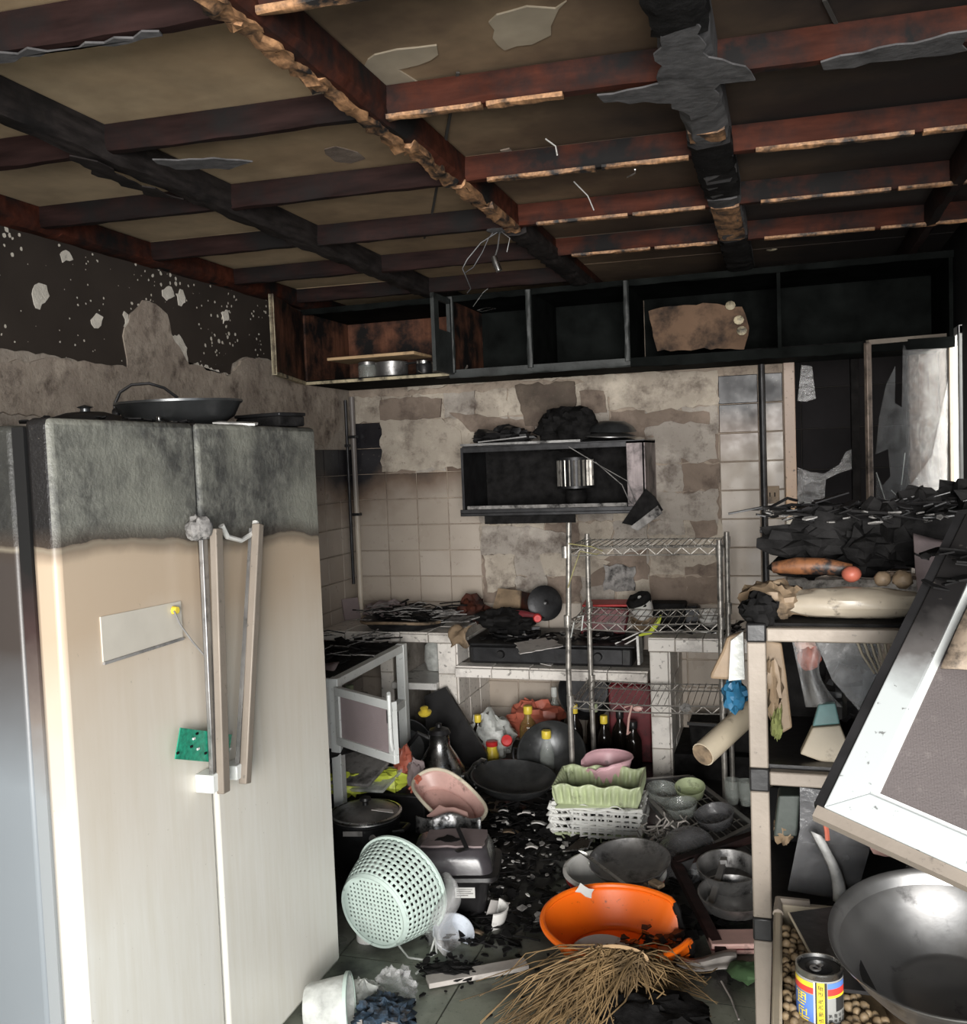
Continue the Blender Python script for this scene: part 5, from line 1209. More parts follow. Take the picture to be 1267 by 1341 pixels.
for i in range(60):
    p = at(rnd.uniform(770, 900), rnd.uniform(1265, 1335), Z=rnd.uniform(.02, .06)); a = rnd.uniform(-2.6, .2)
    pts = [p]
    for k in range(5): a += rnd.uniform(-.7, .7); pts.append(pts[-1]+Vector((.024*math.cos(a), .024*math.sin(a), rnd.uniform(-.008, .008))))
    b.tube(pts, .0017, 4, False)
part('loose_straws', b, M['straw'], br, world=True, kind='stuff')
part('binding', MB().tube([hd_+Vector((.075*math.cos(a), .012+.0*a, .03*math.sin(a))) for a in [2*PI*i/20 for i in range(21)]], .006, 6), M['wood'], br, world=True)
part('charred_core', MB().blob(hd_+Vector((.10, -.09, -.085)), (.15, .10, .03), 16, .5, 4, 5), M['char'], br, world=True)
wsolo('cloth_strip', MB().sheet(lambda u, v: tuple(Vector(at(880+85*u, 1250+6*math.sin(5*u)+26*v*(.35+.65*u), Z=.045-.03*u+.012*math.sin(6*v)))), 14, 6), M['greycloth'], 'grey dirty cloth strip lying right of the broom', 'cloth', solid=.005)
pb = thing('pink_box', 'flat dusty pink box on the floor behind the shelf post', 'box', tuple(at(970, 1240, Z=0)), (0, 0, -.3+.55))
part('box_body', MB().box(-.10, .12, -.05, .05, 0, .035), M['pinkburnt'], pb, bevel=.004)
part('seam', MB().box(-.101, .121, -.052, -.046, .016, .020), M['darkred'], pb)
wsolo('wire', MB().tube([at(945,1285,Z=.01), at(958,1308,Z=.008), at(968,1335,Z=.008)], .003, 6), M['greycloth'], 'thin pale cord on the floor right of the broom', 'cord')
wsolo('green_scrap', MB().blob(tuple(at(978,1272,Z=.02)), (.06, .05, .02), 10, .4, 3, 4), M_('dark_green_cloth', (.05, .10, .04), .8), 'dark green crumpled scrap on the floor beside the shelf post', 'scrap', smooth=15)

# --- colander tipped over by the refrigerator
cd = thing('colander', 'pale green plastic colander tipped over beside the refrigerator', 'colander', (-1.215, 2.92, .03))
ax = Vector((.22, .90, .14)).normalized()
cM = Matrix.Translation(at(489, 1194, Y=2.80)) @ axis_to(ax)
pr = [(.105, 0)]+[(.108+.055*(i/10)**.75, .012+.15*i/10) for i in range(11)]
part('slotted_wall', MB().lathe([(r_, z) for r_, z in [(.126+.045*(i/18)**.7, .005+.150*i/18) for i in range(19)]], 84, cM, skip=lambda i, k: i % 2 == 1 and k % 2 == 0 and 0 < i < 18), M['mint'], cd, world=True, solid=.0028)
b = MB(); Rb = .126
for i in range(33):
    for j in range(33):
        x0, y0 = -Rb+2*Rb*i/33, -Rb+2*Rb*j/33; x1, y1 = x0+2*Rb/33, y0+2*Rb/33
        if math.hypot((x0+x1)/2, (y0+y1)/2) > Rb*.985: continue
        if (i % 2 and j % 2) and math.hypot((x0+x1)/2, (y0+y1)/2) < Rb*.88: continue
        b.add([(x0, y0, .004), (x1, y0, .004), (x1, y1, .004), (x0, y1, .004)], [(0, 1, 2, 3)], cM)
part('slotted_base', b, M['mint'], cd, world=True, solid=.0028, smooth=0)
part('base_ring', MB().lathe([(.118, -.002), (.125, -.006), (.131, .004), (.126, .010)], 60, cM), M['mint'], cd, world=True)
part('rim', MB().lathe([(.168, .152), (.179, .154), (.180, .162), (.170, .160)], 60, cM), M['mint'], cd, world=True)
wsolo('plastic_bag', MB().sheet(lambda u, v: tuple(Vector(at(556+42*u+6*math.sin(8*v), 1150+95*v+8*math.sin(7*u+4*v), Y=2.93+.06*math.sin(5*u+3*v)-.07*v))), 12, 14), M['film'], 'clear torn plastic bag clinging to the right of the colander', 'bag', solid=.002)
wsolo('packing_string', MB().tube([at(520,1235,Z=.03), at(535,1254,Z=.02), at(555,1257,Z=.02), at(572,1248,Z=.03), at(570,1228,Z=.06), at(560,1262,Z=.01), at(545,1275,Z=.008)], .0035, 6), M['milky'], 'looped white plastic cord on the floor before the colander', 'cord')
# --- cooking pot
p = at(487, 1108, Z=0)
ck = thing('cooking_pot', 'dark cooking pot with a glass lid between the refrigerator and the pink basin', 'pot', (-1.64, 3.50, 0))
part('pot_body', MB().lathe([(0, 0), (.118, 0), (.13, .015), (.135, .17), (.142, .176), (.142, .184), (.128, .184), (.12, .02), (0, .012)], 40), M['blackmetal'], ck)
lid = part('lid', MB().lathe([(.142, .186), (.138, .196), (.10, .214), (.05, .224), (.0, .226)], 40), M['dullsteel'], ck)
part('lid_rim', MB().lathe([(.136, .190), (.146, .192), (.146, .199), (.136, .202)], 40), M['steel'], lid)
part('knob', MB().lathe([(.012, .224), (.012, .238), (.024, .246), (.022, .256), (0, .258)], 18), M['char_gloss'], lid)
part('side_handle', MB().tube([(.13, -.04, .14), (.17, -.03, .145), (.17, .03, .145), (.13, .04, .14)], .009, 8), M['char_gloss'], ck)
part('paper_label', MB().prism([(-.045, 0), (.035, .004), (.035, .024), (-.045, .02)], .001, T(.01, -.139, .148) @ E(PI/2, 0, .08)), M['grey'], ck, smooth=0)
wsolo('paper', MB().prism([(-.04, -.015), (.05, -.005), (.045, .025), (-.01, .015)], .002, T(-1.555, 3.46, .222) @ E(.0, .25, .4)), M['paper'], 'white scrap of paper on the lid of the dark cooking pot', 'paper', smooth=0)
# --- oval pink basin, warped, propped on the black box
pb_ = thing('oval_basin', 'warped oval pink basin with a cream rim tilted over the black roasting box', 'basin', tuple(at(590, 1050, Y=3.62)))
bm = Matrix.Translation(at(588, 1045, Y=3.62)) @ E(.26, .33, -.45)
def ov(u, v):
    a = 2*PI*u; k = .72+.28*v; w_ = .012*math.sin(3*a+1)
    return bm @ Vector((.185*k*math.cos(a), .105*k*math.sin(a), -.055+.06*v+w_*v))
part('basin_wall', MB().sheet(ov, 56, 5), M['pinkburnt'], pb_, world=True, solid=.004)
part('basin_floor', MB().lathe([(0, -.055), (.133, -.055)], 40, bm, sy=.568), M['pinkburnt'], pb_, world=True)
part('rim', MB().tube([Vector(ov(i/56, 1.02)) for i in range(57)], .0075, 8, False), M_('cream_rim', (.62, .56, .44), .4, soot=.1), pb_, world=True)
part('melted_fringe', MB().tube([Vector(ov(.5+.01*i, .9)) for i in range(6)], .016, 6).tube([ov(.50, .9), Vector(ov(.5, .9))+Vector((-.02, -.03, -.03))], .006, 5).tube([ov(.52, .9), Vector(ov(.52, .9))+Vector((-.015, -.03, -.035))], .006, 5).tube([ov(.54, .9), Vector(ov(.54, .9))+Vector((-.02, -.03, -.025))], .006, 5).tube([ov(.56, .9), Vector(ov(.56, .9))+Vector((-.005, -.03, -.03))], .005, 5), M['flesh'], pb_, world=True)
wsolo('foil_sheet', MB().sheet(lambda u, v: tuple(Vector(at(545+85*u, 1068+22*v+4*math.sin(9*u), Y=3.44-.02*v+.02*math.sin(8*u+3)))), 16, 6), M_('crumpled_foil', (.42, .42, .42), .3, .7, soot=.45, sscale=30, bump=1, bscale=60), 'crumpled sooty foil under the oval pink basin', 'foil', solid=.003)
wsolo('pink_lid', MB().prism(jag([(-.09, -.02), (.09, -.015), (.06, .035), (-.06, .04)], .006, .03), .008, Matrix.Translation(at(590, 1070, Y=3.48)) @ E(.5, .1, -.05)), M['pinkburnt'], 'broken pink plastic lid under the oval basin', 'plastic piece', smooth=0)  # a broken lid of pink plastic
# --- black roasting box with a fire-eaten lid and a paper label
bb = thing('roasting_box', 'black plastic storage box with a domed lid and a small white label', 'box', (-1.165, 3.20, 0), (0, 0, .22))
def rrect(w_, d_, r_, z, n_=6):
    o = []
    for cx, cy, a0 in ((w_-r_, d_-r_, 0), (-w_+r_, d_-r_, PI/2), (-w_+r_, -d_+r_, PI), (w_-r_, -d_+r_, 1.5*PI)):
        for i in range(n_+1): a = a0+PI/2*i/n_; o.append((cx+r_*math.cos(a), cy+r_*math.sin(a), z))
    return o
def loft(rings, cap0=True, cap1=True):
    b = MB(); n_ = len(rings[0])
    for r_ in rings: b.v += [Vector(q_) for q_ in r_]
    for j in range(len(rings)-1):
        for i in range(n_): i2 = (i+1) % n_; b.f.append((j*n_+i, j*n_+i2, (j+1)*n_+i2, (j+1)*n_+i))
    if cap0: b.f.append(tuple(reversed(range(n_))))
    if cap1: b.f.append(tuple((len(rings)-1)*n_+i for i in range(n_)))
    return b
part('box_body', loft([rrect(.115, .09, .03, 0), rrect(.135, .105, .035, .13), rrect(.14, .11, .035, .135)]), M['char_gloss'], bb)
part('rim', loft([rrect(.165, .13, .04, .135), rrect(.17, .135, .04, .142), rrect(.168, .133, .04, .155), rrect(.15, .115, .04, .158)]), M['char_gloss'], bb)
ld = part('lid', loft([rrect(.148, .113, .04, .158), rrect(.142, .108, .045, .20), rrect(.128, .096, .05, .235), rrect(.118, .088, .05, .240)]), M_('sooty_smoked_lid', (.055, .05, .055), .22, var=.3, soot=.2), bb)
part('melted_top', MB().prism(jag([(-.105, -.07), (.115, -.08), (.12, .07), (.03, .085), (-.09, .075)], .007, .03), .007, T(0, 0, .241)), M['mauve'], ld, smooth=0)
part('burnt_hole', MB().prism(jag([(-.06, -.03), (.0, -.045), (.035, -.02), (-.02, .02)], .006, .02), .002, T(0, 0, .2485)), M['char'], ld, smooth=0)
lb = part('paper_label', MB().box(.015, .085, -.1075, -.1040, .075, .112), M_('label_paper', (.50, .50, .48), .6, var=.1), bb)
for k, (y_, w_) in enumerate(((.104, .055), (.097, .05), (.090, .058), (.083, .04))): part('print_line', MB().box(.021, .021+w_, -.1085, -.1074, y_, y_+.0028), M['grey'], lb, smooth=0)
wsolo('knife', MB().bar(at(612,1112,Z=.26), at(600,1085,Z=.29), .014, .006).bar(at(598,1115,Z=.256), at(612,1111,Z=.256), .02, .004), M['blackmetal'], 'short black utensil lying on the lid of the black storage box', 'utensil')
# --- pipe-like handle, white cups by the refrigerator
wsolo('metal_tube', MB().tube([at(487,1097,Y=3.05), at(513,1125,Y=2.98)], .012, 12), M['dullsteel'], 'short grey metal tube sticking up behind the colander', 'tube')
t = solo('cup', MB().lathe([(0, 0), (.035, 0), (.042, .09), (.038, .09), (.032, .008), (0, .006)], 22), M['enamel'], 'upper grey-white cup beside the refrigerator door', 'cup', (-1.40, 3.02, .11), (.2, .1, 0))
t = solo('cup', MB().lathe([(0, 0), (.04, 0), (.046, .10), (.042, .10), (.036, .008), (0, .006)], 22), M['white'], 'lower white cup beside the refrigerator door', 'cup', (-1.37, 2.90, 0), (.0, 0, 0))
wsolo('black_cloth', MB().blob((-1.40, 3.04, .055), (.08, .09, .055), 14, .35, 3, 51), M['char'], 'black burnt cloth under the grey-white cup by the refrigerator', 'cloth', smooth=20)
# --- broken crockery, strips and rubble between box and orange tub
cw = solo('pot_shard', MB().lathe([(.052, 0), (.06, .03), (.064, .065), (.058, .066), (.053, .03), (.046, .004)], 20, a0=-.9, a1=1.5), M['ceramic'], 'curved white shard of a broken pot between the black box and the orange tub', 'shard', (at(640, 1210, Z=0).x, at(640, 1210, Z=0).y, .004), (0, .15, -.2))
p = at(592, 1232, Z=0); solo('bowl', MB().lathe([(0, .0), (.03, .0), (.055, .02), (.07, .045), (.066, .046), (.05, .02), (0, .007)], 26, a0=0, a1=5.0), M_('pale_blue_porcelain', (.52, .56, .62), .25, soot=.15), 'broken pale blue-white bowl at the right foot of the colander', 'bowl', (p.x, p.y, .004), (.5, .4, 0))
for q_, lab, s_, mt in (((705,1080), 'large curved white shard right of the pink basin', .045, 'ceramic'), ((690,1066), 'flat white strip right of the pink basin', .04, 'paper'), ((660,1062), 'small round white scrap at the tip of the pink basin', .022, 'ceramic'), ((668,1092), 'dirty cream shard near the storage box', .05, 'tan'), ((697,1110), 'small white twisted scrap on the black floor', .025, 'paper'), ((622,1222), 'yellowish broken shard before the storage box', .03, 'tan')):
    p = at(*q_, Z=.012); wsolo('shard', MB().sheet(lambda u, v: (p.x+s_*(u-.5)*2, p.y+s_*(v-.5)*(1.2-.5*u), .012+.35*s_*math.sin(PI*u)*(1-.4*v)), 6, 4), M[mt], lab, 'shard', solid=.005)
stuff('charred_scraps', flakes(sticks(MB(), -.98, 3.55, .004, .25, .45, 50, .04, .14, .003, .008, .02, .6, 71), -.98, 3.6, .004, .3, .55, 420, .006, .030, .02, 72), 'char', 'black charred scraps over the floor between the storage box and the baskets')
stuff('ash_scraps', flakes(MB(), -.98, 3.55, .012, .26, .45, 120, .008, .024, .015, 73), 'char_grey', 'pale ash scraps over the floor between the storage box and the baskets')
stuff('white_scraps', flakes(MB(), -1.0, 3.62, .016, .2, .35, 30, .005, .016, .012, 74), 'ceramic', 'tiny white broken bits over the black floor')
stuff('charred_scraps', flakes(sticks(MB(), -1.05, 3.02, .004, .16, .10, 20, .04, .12, .003, .007, .02, .6, 75), -1.05, 3.02, .004, .18, .12, 70, .012, .04, .02, 76), 'char', 'black scraps at the front foot of the black storage box')
wsolo('paper', MB().prism([(-.03, -.05), (.02, -.03), (.05, .03), (-.02, .02)], .003, T(-1.0, 3.16, .03) @ E(.4, .3, .3)), M['paper'], 'white torn flap at the lower right of the colander bag', 'paper', smooth=0)
stuff('charred_scraps', flakes(sticks(MB(), -1.2, 4.1, .004, .35, .3, 40, .04, .16, .003, .008, .03, .6, 77), -1.2, 4.1, .004, .4, .32, 160, .015, .05, .03, 78), 'char', 'black charred scraps on the floor around the front wok')
stuff('charred_scraps', flakes(MB(), -.25, 3.4, .004, .25, .5, 140, .012, .04, .015, 79), 'char', 'black charred scraps on the floor under the dish rack')
stuff('charred_scraps', flakes(MB(), -.75, 2.85, .002, .45, .3, 50, .006, .02, .004, 80), 'char', 'small black flakes on the green floor before the orange tub')
# --- plank with ashes
pk = wsolo('plank', MB().bar(at(560,1286,Z=.012), at(690,1262,Z=.014), .055, .016), M['greycloth'], 'long flat grey plank on the floor in the foreground', 'plank', bevel=.002)
stuff('soil_heap', flakes(MB().blob(tuple(at(590,1272,Z=.012)), (.085, .05, .016), 16, .5, 3, 3), at(590,1272,Z=0).x, at(590,1272,Z=0).y, .012, .10, .05, 50, .006, .018, .02, 81), 'char', 'small heap of black ash by the grey plank', 'ash')
wsolo('stick', MB().tube([at(676,1206,Z=.006), at(716,1204,Z=.006)], .003, 6), M['enamel'], 'thin white stick left of the orange tub', 'stick')
# --- clear tub and burnt bundle at the bottom left
ct_ = thing('plastic_pail', 'clear greyish plastic tub lying on its side at the refrigerator foot', 'tub', tuple(at(425, 1335, Z=.0)))
tM = Matrix.Translation(at(402, 1322, Z=.075)) @ axis_to(Vector((.94, .30, .06)))
part('tub_wall', MB().lathe([(0, 0), (.062, 0), (.068, .01), (.080, .112), (.084, .112), (.084, .122), (.078, .122), (.066, .012), (0, .006)], 40, tM), M['milky'], ct_, world=True)
part('rim', MB().lathe([(.080, .112), (.088, .114), (.088, .124), (.080, .126)], 40, tM), M['mint'], ct_, world=True)
bl = thing('burnt_bundle', 'bundle of scorched blue mesh cloth at the bottom left of the floor', 'cloth', tuple(at(508, 1335, Z=0)))
p = at(505, 1330, Z=.04)
M['bluecloth'] = M_('scorched_blue_mesh', (.028, .05, .078), .7, var=.6, scale=60, soot=.4, sscale=40, bump=1, bscale=90)
part('cloth', MB().blob(p, (.085, .07, .045), 24, .45, 4, 6), M['bluecloth'], bl, world=True, smooth=15)
part('pale_fold', MB().blob(p+Vector((.0, -.045, -.005)), (.07, .03, .02), 16, .5, 4, 9), M['greycloth'], bl, world=True, smooth=20)
wsolo('plastic_bag', MB().blob(tuple(at(520,1290,Z=.045)), (.055, .045, .05), 16, .6, 3, 13), M['film'], 'crumpled clear plastic bag behind the blue bundle', 'bag', smooth=10)
wsolo('plastic_bag', MB().blob(tuple(at(478,1300,Z=.03)), (.05, .04, .035), 14, .5, 3, 14), M['milky'], 'small pale crumpled bag left of the clear bag at the bottom', 'bag', smooth=10)

# ================================================================ ON THE REFRIGERATOR
t = thing('frying_pan', 'wide shallow dark pan standing on the refrigerator', 'pan', (-1.60, 2.33, 1.722), (0.02, 0, 0))
part('pan_body', MB().lathe([(0, 0), (.115, 0), (.148, .022), (.165, .056), (.172, .060), (.172, .066), (.162, .063), (.142, .026), (.11, .008), (0, .008)], 48), M['wok'], t)
part('burner_stub', MB().box(.02, .09, -.165, -.135, -.008, .008).box(.04, .05, -.165, -.155, .008, .022), M['steel'], t, bevel=.002)
t = solo('carry_handle', MB().tube([at(152,546,Y=2.25), at(150,530,Y=2.25), at(157,514,Y=2.26), at(172,504,Y=2.28), at(195,502,Y=2.3), at(215,508,Y=2.33), at(233,521,Y=2.36)], .0042, 8).blob(tuple(at(152,541,Y=2.25)), (.012, .01, .016), 8, .3), M['char_gloss'], 'thin black bail handle arching at the left of the pan on the refrigerator', 'handle')
t = thing('lid', 'low domed black lid lying left of the pan on the refrigerator', 'lid', (-1.66, 2.02, 1.714))
part('dome', MB().lathe([(.11, 0), (.115, .006), (.09, .025), (.05, .036), (0, .04)], 32, sy=.8), M['char_gloss'], t)
part('knob', MB().lathe([(.012, .036), (.012, .046), (.02, .05), (0, .056)], 14), M['wok'], t)
t = thing('small_box', 'small flat black box at the right end of the refrigerator top', 'box', (-1.46, 2.58, 1.714), (0, 0, 1.3))
part('box_body', MB().box(-.055, .05, -.09, .09, 0, .030), M['char'], t, bevel=.005)
part('lid', MB().box(-.058, .053, -.093, .093, .030, .040), M['blackmetal'], t, bevel=.003)
wsolo('scrap', MB().prism(jag([(-.05, -.015), (.06, -.02), (.07, .01), (-.03, .02)], .006, .02), .006, T(-1.42, 2.30, 1.716) @ E(.15, .05, .6)), M['enamel'], 'white scrap at the foot of the pan on the refrigerator', 'scrap', smooth=0)
stuff('soot_crumbs', flakes(MB(), -1.50, 2.15, 1.713, .11, .5, 70, .008, .022, .006, 91), 'char', 'black soot crumbs along the front of the refrigerator top')

# ================================================================ HANGING FROM THE CEILING
t = thing('pendant_wires', 'bare lamp wires with a small metal lamp cap hanging from the ceiling', 'lamp wire', tuple(at(655, 302, Z=2.42)))
part('wire', MB().tube([at(655,302,Y=3.42), at(630,318,Y=3.42), at(612,340,Y=3.42), at(606,352,Y=3.42), at(613,368,Y=3.42), at(617,378,Y=3.42), at(612,384,Y=3.42)], .0028, 6), M['char_gloss'], t, world=True)
part('wire', MB().tube([at(650,300,Y=3.42), at(640,312,Y=3.42), at(632,330,Y=3.42), at(620,350,Y=3.42), at(608,358,Y=3.42)], .0022, 6), M['blackmetal'], t, world=True)
part('wire', MB().tube([at(655,302,Y=3.42), at(652,325,Y=3.42), at(648,338,Y=3.42)], .0026, 6).tube([at(655,302,Y=3.42), at(668,312,Y=3.42), at(664,330,Y=3.42)], .0018, 5), M['dullsteel'], t, world=True)
part('lamp_cap', MB().tube([at(647,336,Y=3.42), at(650,345,Y=3.42), at(654,355,Y=3.42)], [.010, .014, .012], 12), M['steel'], t, world=True)
part('ceiling_rose', MB().blob(tuple(at(653,301,Y=3.42)), (.045, .04, .010), 12, .3, 3, 4), M['ash'], t, world=True)
for k, (a, b_, lab) in enumerate((((715,182),(730,203),'short bright wire hanging from the ceiling board nearest the pale patches'), ((752,238),(778,275),'longer thin wire hanging from the second bay of the ceiling'), ((822,232),(832,222),'tiny bright splinter on the middle joist'), ((1046,374),(1063,366),'tiny pale wire on the lintel by the ceiling'))):
    pa = at(*a, Z=2.46); wsolo('wire' if k != 2 else 'splinter', MB().tube([pa, pa.lerp(at(*b_, Z=2.40), .5)+Vector((.012, 0, 0)), at(*b_, Z=2.40)], .0022, 5), M['enamel'], lab, 'wire' if k != 2 else 'splinter')

# ================================================================ RIGHT FOREGROUND
# --- slotted aluminium storage rack
sh = thing('storage_shelf', 'aluminium storage shelf with black corner joints at the right foreground', 'shelf', (.26, 2.22, 0))
def shp(name, b, mt, **k): return part(name, b, M[mt], sh, world=True, **k)
SY0, SY1, SX0, SX1 = 2.0, 2.44, -.062, .62
tops = (1.226, .935, .628)
for x, y in ((SX0, SY0), (SX0, SY1), (SX1, SY0), (SX1, SY1)):
    zz = [0, .628-.028, .628+.018, .935-.026, .935+.022, 1.226-.014]
    for a, b_ in ((0, .600), (.648, .909), (.957, 1.212)):
        shp('post', MB().box(x-.0185-.02*(1.2-b_)*0, x+.0185, y-.016, y+.016, a, b_), 'alu', bevel=.003)
    for z0, z1 in ((.600, .648), (.909, .957), (1.212, 1.250)):
        shp('corner_joint', MB().box(x-.0195, x+.0195, y-.017, y+.017, z0, z1), 'char_gloss', bevel=.004)
for z in tops:
    for y in (SY0, SY1): shp('rail', MB().box(SX0+.0195, SX1-.0195, y-.013, y+.013, z-.013, z+.015), 'alu', bevel=.003)
    for x in (SX0, SX1): shp('rail', MB().box(x-.013, x+.013, SY0+.017, SY1-.017, z-.013, z+.015), 'alu', bevel=.003)
    shp('shelf_board', MB().box(SX0, SX1, SY0+.012, SY1-.012, z+.013, z+.021) if z > 1.2 else MB().box(SX0, SX1, SY0+.015, SY1-.012, z+.012, z+.022), 'char' if z > 1.2 else 'char_gloss')
# --- what lies on it
TZ = 1.248
wsolo('rolled_bag', MB().blob((.13, 2.09, TZ+.028), (.165, .05, .032), 26, .15, 2.2, 5), M_('greasy_cream_plastic', (.37, .32, .25), .35, var=.15, soot=.08, sscale=40), 'cream rolled plastic bag along the front of the shelf top', 'bag', smooth=35)
wsolo('melted_bag', MB().blob((-.03, 2.10, TZ+.030), (.065, .06, .040), 16, .4, 3, 8), M['tan'], 'yellowish melted bag at the left end of the shelf top', 'bag', smooth=25)
wsolo('burnt_knot', MB().blob((-.055, 2.02, TZ+.022), (.035, .03, .034), 14, .5, 4, 9), M['char'], 'black burnt knot on the left corner joint of the shelf', 'burnt knot', smooth=15)
wsolo('carrot', MB().tube([(-.03, 2.20, TZ+.088), (.02, 2.19, TZ+.093), (.08, 2.18, TZ+.093), (.13, 2.18, TZ+.085)], [.012, .019, .018, .013], 12), M_('roasted_orange_vegetable', (.21, .085, .035), .5, var=.4, soot=.45, sscale=25), 'orange-brown roasted vegetable lying on the cream bag on the shelf', 'vegetable')
wsolo('tomato', MB().blob((.128, 2.15, TZ+.080), (.020, .020, .017), 16, .08), M['flesh'], 'red tomato beside the orange-brown vegetable on the shelf', 'tomato')
wsolo('onion', MB().blob((.185, 2.12, TZ+.074), (.017, .017, .016), 14, .15, 2, 3), M['tan'], 'small pale brown onion on the cream bag, left of two', 'onion')
wsolo('onion', MB().blob((.222, 2.11, TZ+.074), (.020, .019, .018), 14, .2, 2, 5), M['tan'], 'larger pale brown onion on the cream bag, right of two', 'onion')
wsolo('tan_sheet', MB().sheet(lambda u, v: (.245+.21*u, 2.07+.06*v, TZ+.045+.115*v-.015*math.sin(4*u)+.02*u+.01*math.sin(9*v+3*u)), 10, 6), M['mauve'], 'scorched brownish sheet slanting behind the onions on the shelf', 'sheet', solid=.006)
b = MB(); rnd = random.Random(3)
for i in range(44): b.blob((hx := rnd.uniform(.03, .62), rnd.uniform(2.22, 2.40), TZ+.12+rnd.uniform(-.06, .05)+.14*hx), (rnd.uniform(.04, .09), rnd.uniform(.03, .06), rnd.uniform(.025, .05)), 9, .7, 3, i)
stuff('charred_heap', b, 'char', 'black charred heap on the back of the shelf top below the window')
b = sticks(MB(), .18, 2.26, TZ+.19, .22, .08, 46, .05, .16, .003, .007, .035, .5, 92); flakes(b, .2, 2.24, TZ+.19, .26, .09, 80, .012, .035, .03, 93)
stuff('charred_sticks', b, 'char_gloss', 'glossy black burnt sticks on top of the charred heap on the shelf')
stuff('ash_flakes', flakes(MB(), .14, 2.20, TZ+.18, .18, .06, 34, .008, .022, .03, 94), 'char_grey', 'light ash flakes on the charred heap on the shelf')
wsolo('charred_branch', MB().tube([at(1066,712,Y=2.28), at(1078,702,Y=2.28), at(1095,692,Y=2.29), at(1120,684,Y=2.3)], [.007, .009, .009, .010], 8), M['char'], 'curved black charred stick rising from the heap before the window', 'stick')
wsolo('charred_plank', jbar(MB(), (.22, 2.26, TZ+.19), (.66, 2.14, TZ+.25), .10, .07, .012, .03, 5, .6), M['char'], 'thick black charred plank sloping up to the right on the shelf heap', 'plank', smooth=20)
wsolo('melted_rag', MB().blob((.52, 2.02, TZ+.10), (.11, .05, .10), 18, .4, 2.6, 7), M['char'], 'matt black burnt rag at the right of the shelf top', 'rag', smooth=20)
# --- hanging out of it on the left: packet, blue bag, tube
pc = [(a, b_) for a, b_ in ((975,826),(952,834),(946,852),(932,880),(930,888),(962,890),(976,884))]
pp = [at(a, b_, Y=2.10) for a, b_ in pc]
wsolo('packet', MB().prism([(q_.x, q_.z) for q_ in pp], .02, Matrix(((1,0,0,0),(0,0,-1,2.11),(0,1,0,0),(0,0,0,1)))), M['tan'], 'brown paper packet sticking out left of the shelf top', 'packet', smooth=0, bevel=.006)
wsolo('white_packet', MB().prism([(q_.x, q_.z) for q_ in [at(a, b_, Y=2.085) for a, b_ in ((958,838),(974,826),(976,888),(955,890))]], .012, Matrix(((1,0,0,0),(0,0,-1,2.085),(0,1,0,0),(0,0,0,1)))), M['milky'], 'whitish packet in front of the brown packet at the shelf corner', 'packet', smooth=0)
wsolo('blue_bag', MB().blob(tuple(at(963,911,Y=2.12)), (.026, .03, .032), 14, .5, 3, 3), M['blue'], 'crumpled blue bag above the beige tube beside the shelf post', 'bag', smooth=15)
tb = thing('beige_tube', 'beige cardboard tube pointing out of the shelf to the left', 'tube', tuple(at(945, 964, Y=2.14)))
ta, tc = at(921,988,Y=2.10), at(985,930,Y=2.26)
part('tube_wall', MB().tube([ta, ta.lerp(tc, .5), tc], .0265, 20), M['beige'], tb, world=True)
part('end_cap', MB().tube([ta+(ta-tc).normalized()*.003, ta], .024, 20), M['tan'], tb, world=True)
# --- inside the upper compartment
def hang(name, pxs, y, th, mt, label, cat, smooth=0, bevel=.004):
    pp = [at(a, b_, Y=y) for a, b_ in pxs]
    return wsolo(name, MB().prism([(q_.x, q_.z) for q_ in pp], th, Matrix(((1,0,0,0),(0,0,-1,y),(0,1,0,0),(0,0,0,1)))), M[mt], label, cat, smooth=smooth, bevel=bevel)
hang('board', ((1002,838),(1150,838),(1150,1000),(1002,1000)), 2.40, .01, 'char', 'dark board closing the back of the upper shelf compartment', 'board')
hang('wrapper', ((1002,836),(1024,840),(1030,880),(1038,950),(1020,960),(1004,930)), 2.12, .02, 'tan', 'tall brown crumpled wrapper just right of the shelf post', 'wrapper')
wsolo('wrapper', MB().blob(tuple(at(1013,900,Y=2.09)), (.018, .02, .05), 12, .6, 4, 4), M['tan'], 'brownish crumpled wrapper before the tall brown wrapper', 'wrapper', smooth=10)
wsolo('wrapper', MB().blob(tuple(at(1018,945,Y=2.09)), (.012, .02, .032), 12, .6, 4, 6), M_('olive_wrapper', (.20, .22, .08), .4, soot=.2), 'small olive-green wrapper at the foot of the brown wrapper', 'wrapper', smooth=10)
hb = thing('hanging_bag', 'clear plastic bag with red produce hanging in the upper shelf compartment', 'bag', tuple(at(1070, 905, Y=2.10)))
part('film', MB().sheet(lambda u, v: tuple(Vector(at(1038+48*u*(1-.45*math.sin(PI*v))+18*v, 838+88*v, Y=2.09+.03*math.sin(6*u+2*v)))), 12, 14), M['film'], hb, world=True, solid=.002)
part('produce', MB().blob(tuple(at(1060,861,Y=2.14)), (.024, .022, .026), 14, .25, 3, 2), M['flesh'], hb, world=True)
part('produce', MB().blob(tuple(at(1056,846,Y=2.15)), (.020, .02, .018), 12, .4, 3, 8), M_('pale_pink', (.66, .44, .37), .5, soot=.1), hb, world=True)
cr = thing('carton', 'beige carton with a teal top hanging tilted in a clear bag in the shelf', 'carton', tuple(at(1080, 990, Y=2.08)))
def flat(pxs, y, th): 
    pp = [at(a, b_, Y=y) for a, b_ in pxs]; return MB().prism([(q_.x, q_.z) for q_ in pp], th, Matrix(((1,0,0,0),(0,0,-1,y),(0,1,0,0),(0,0,0,1))))
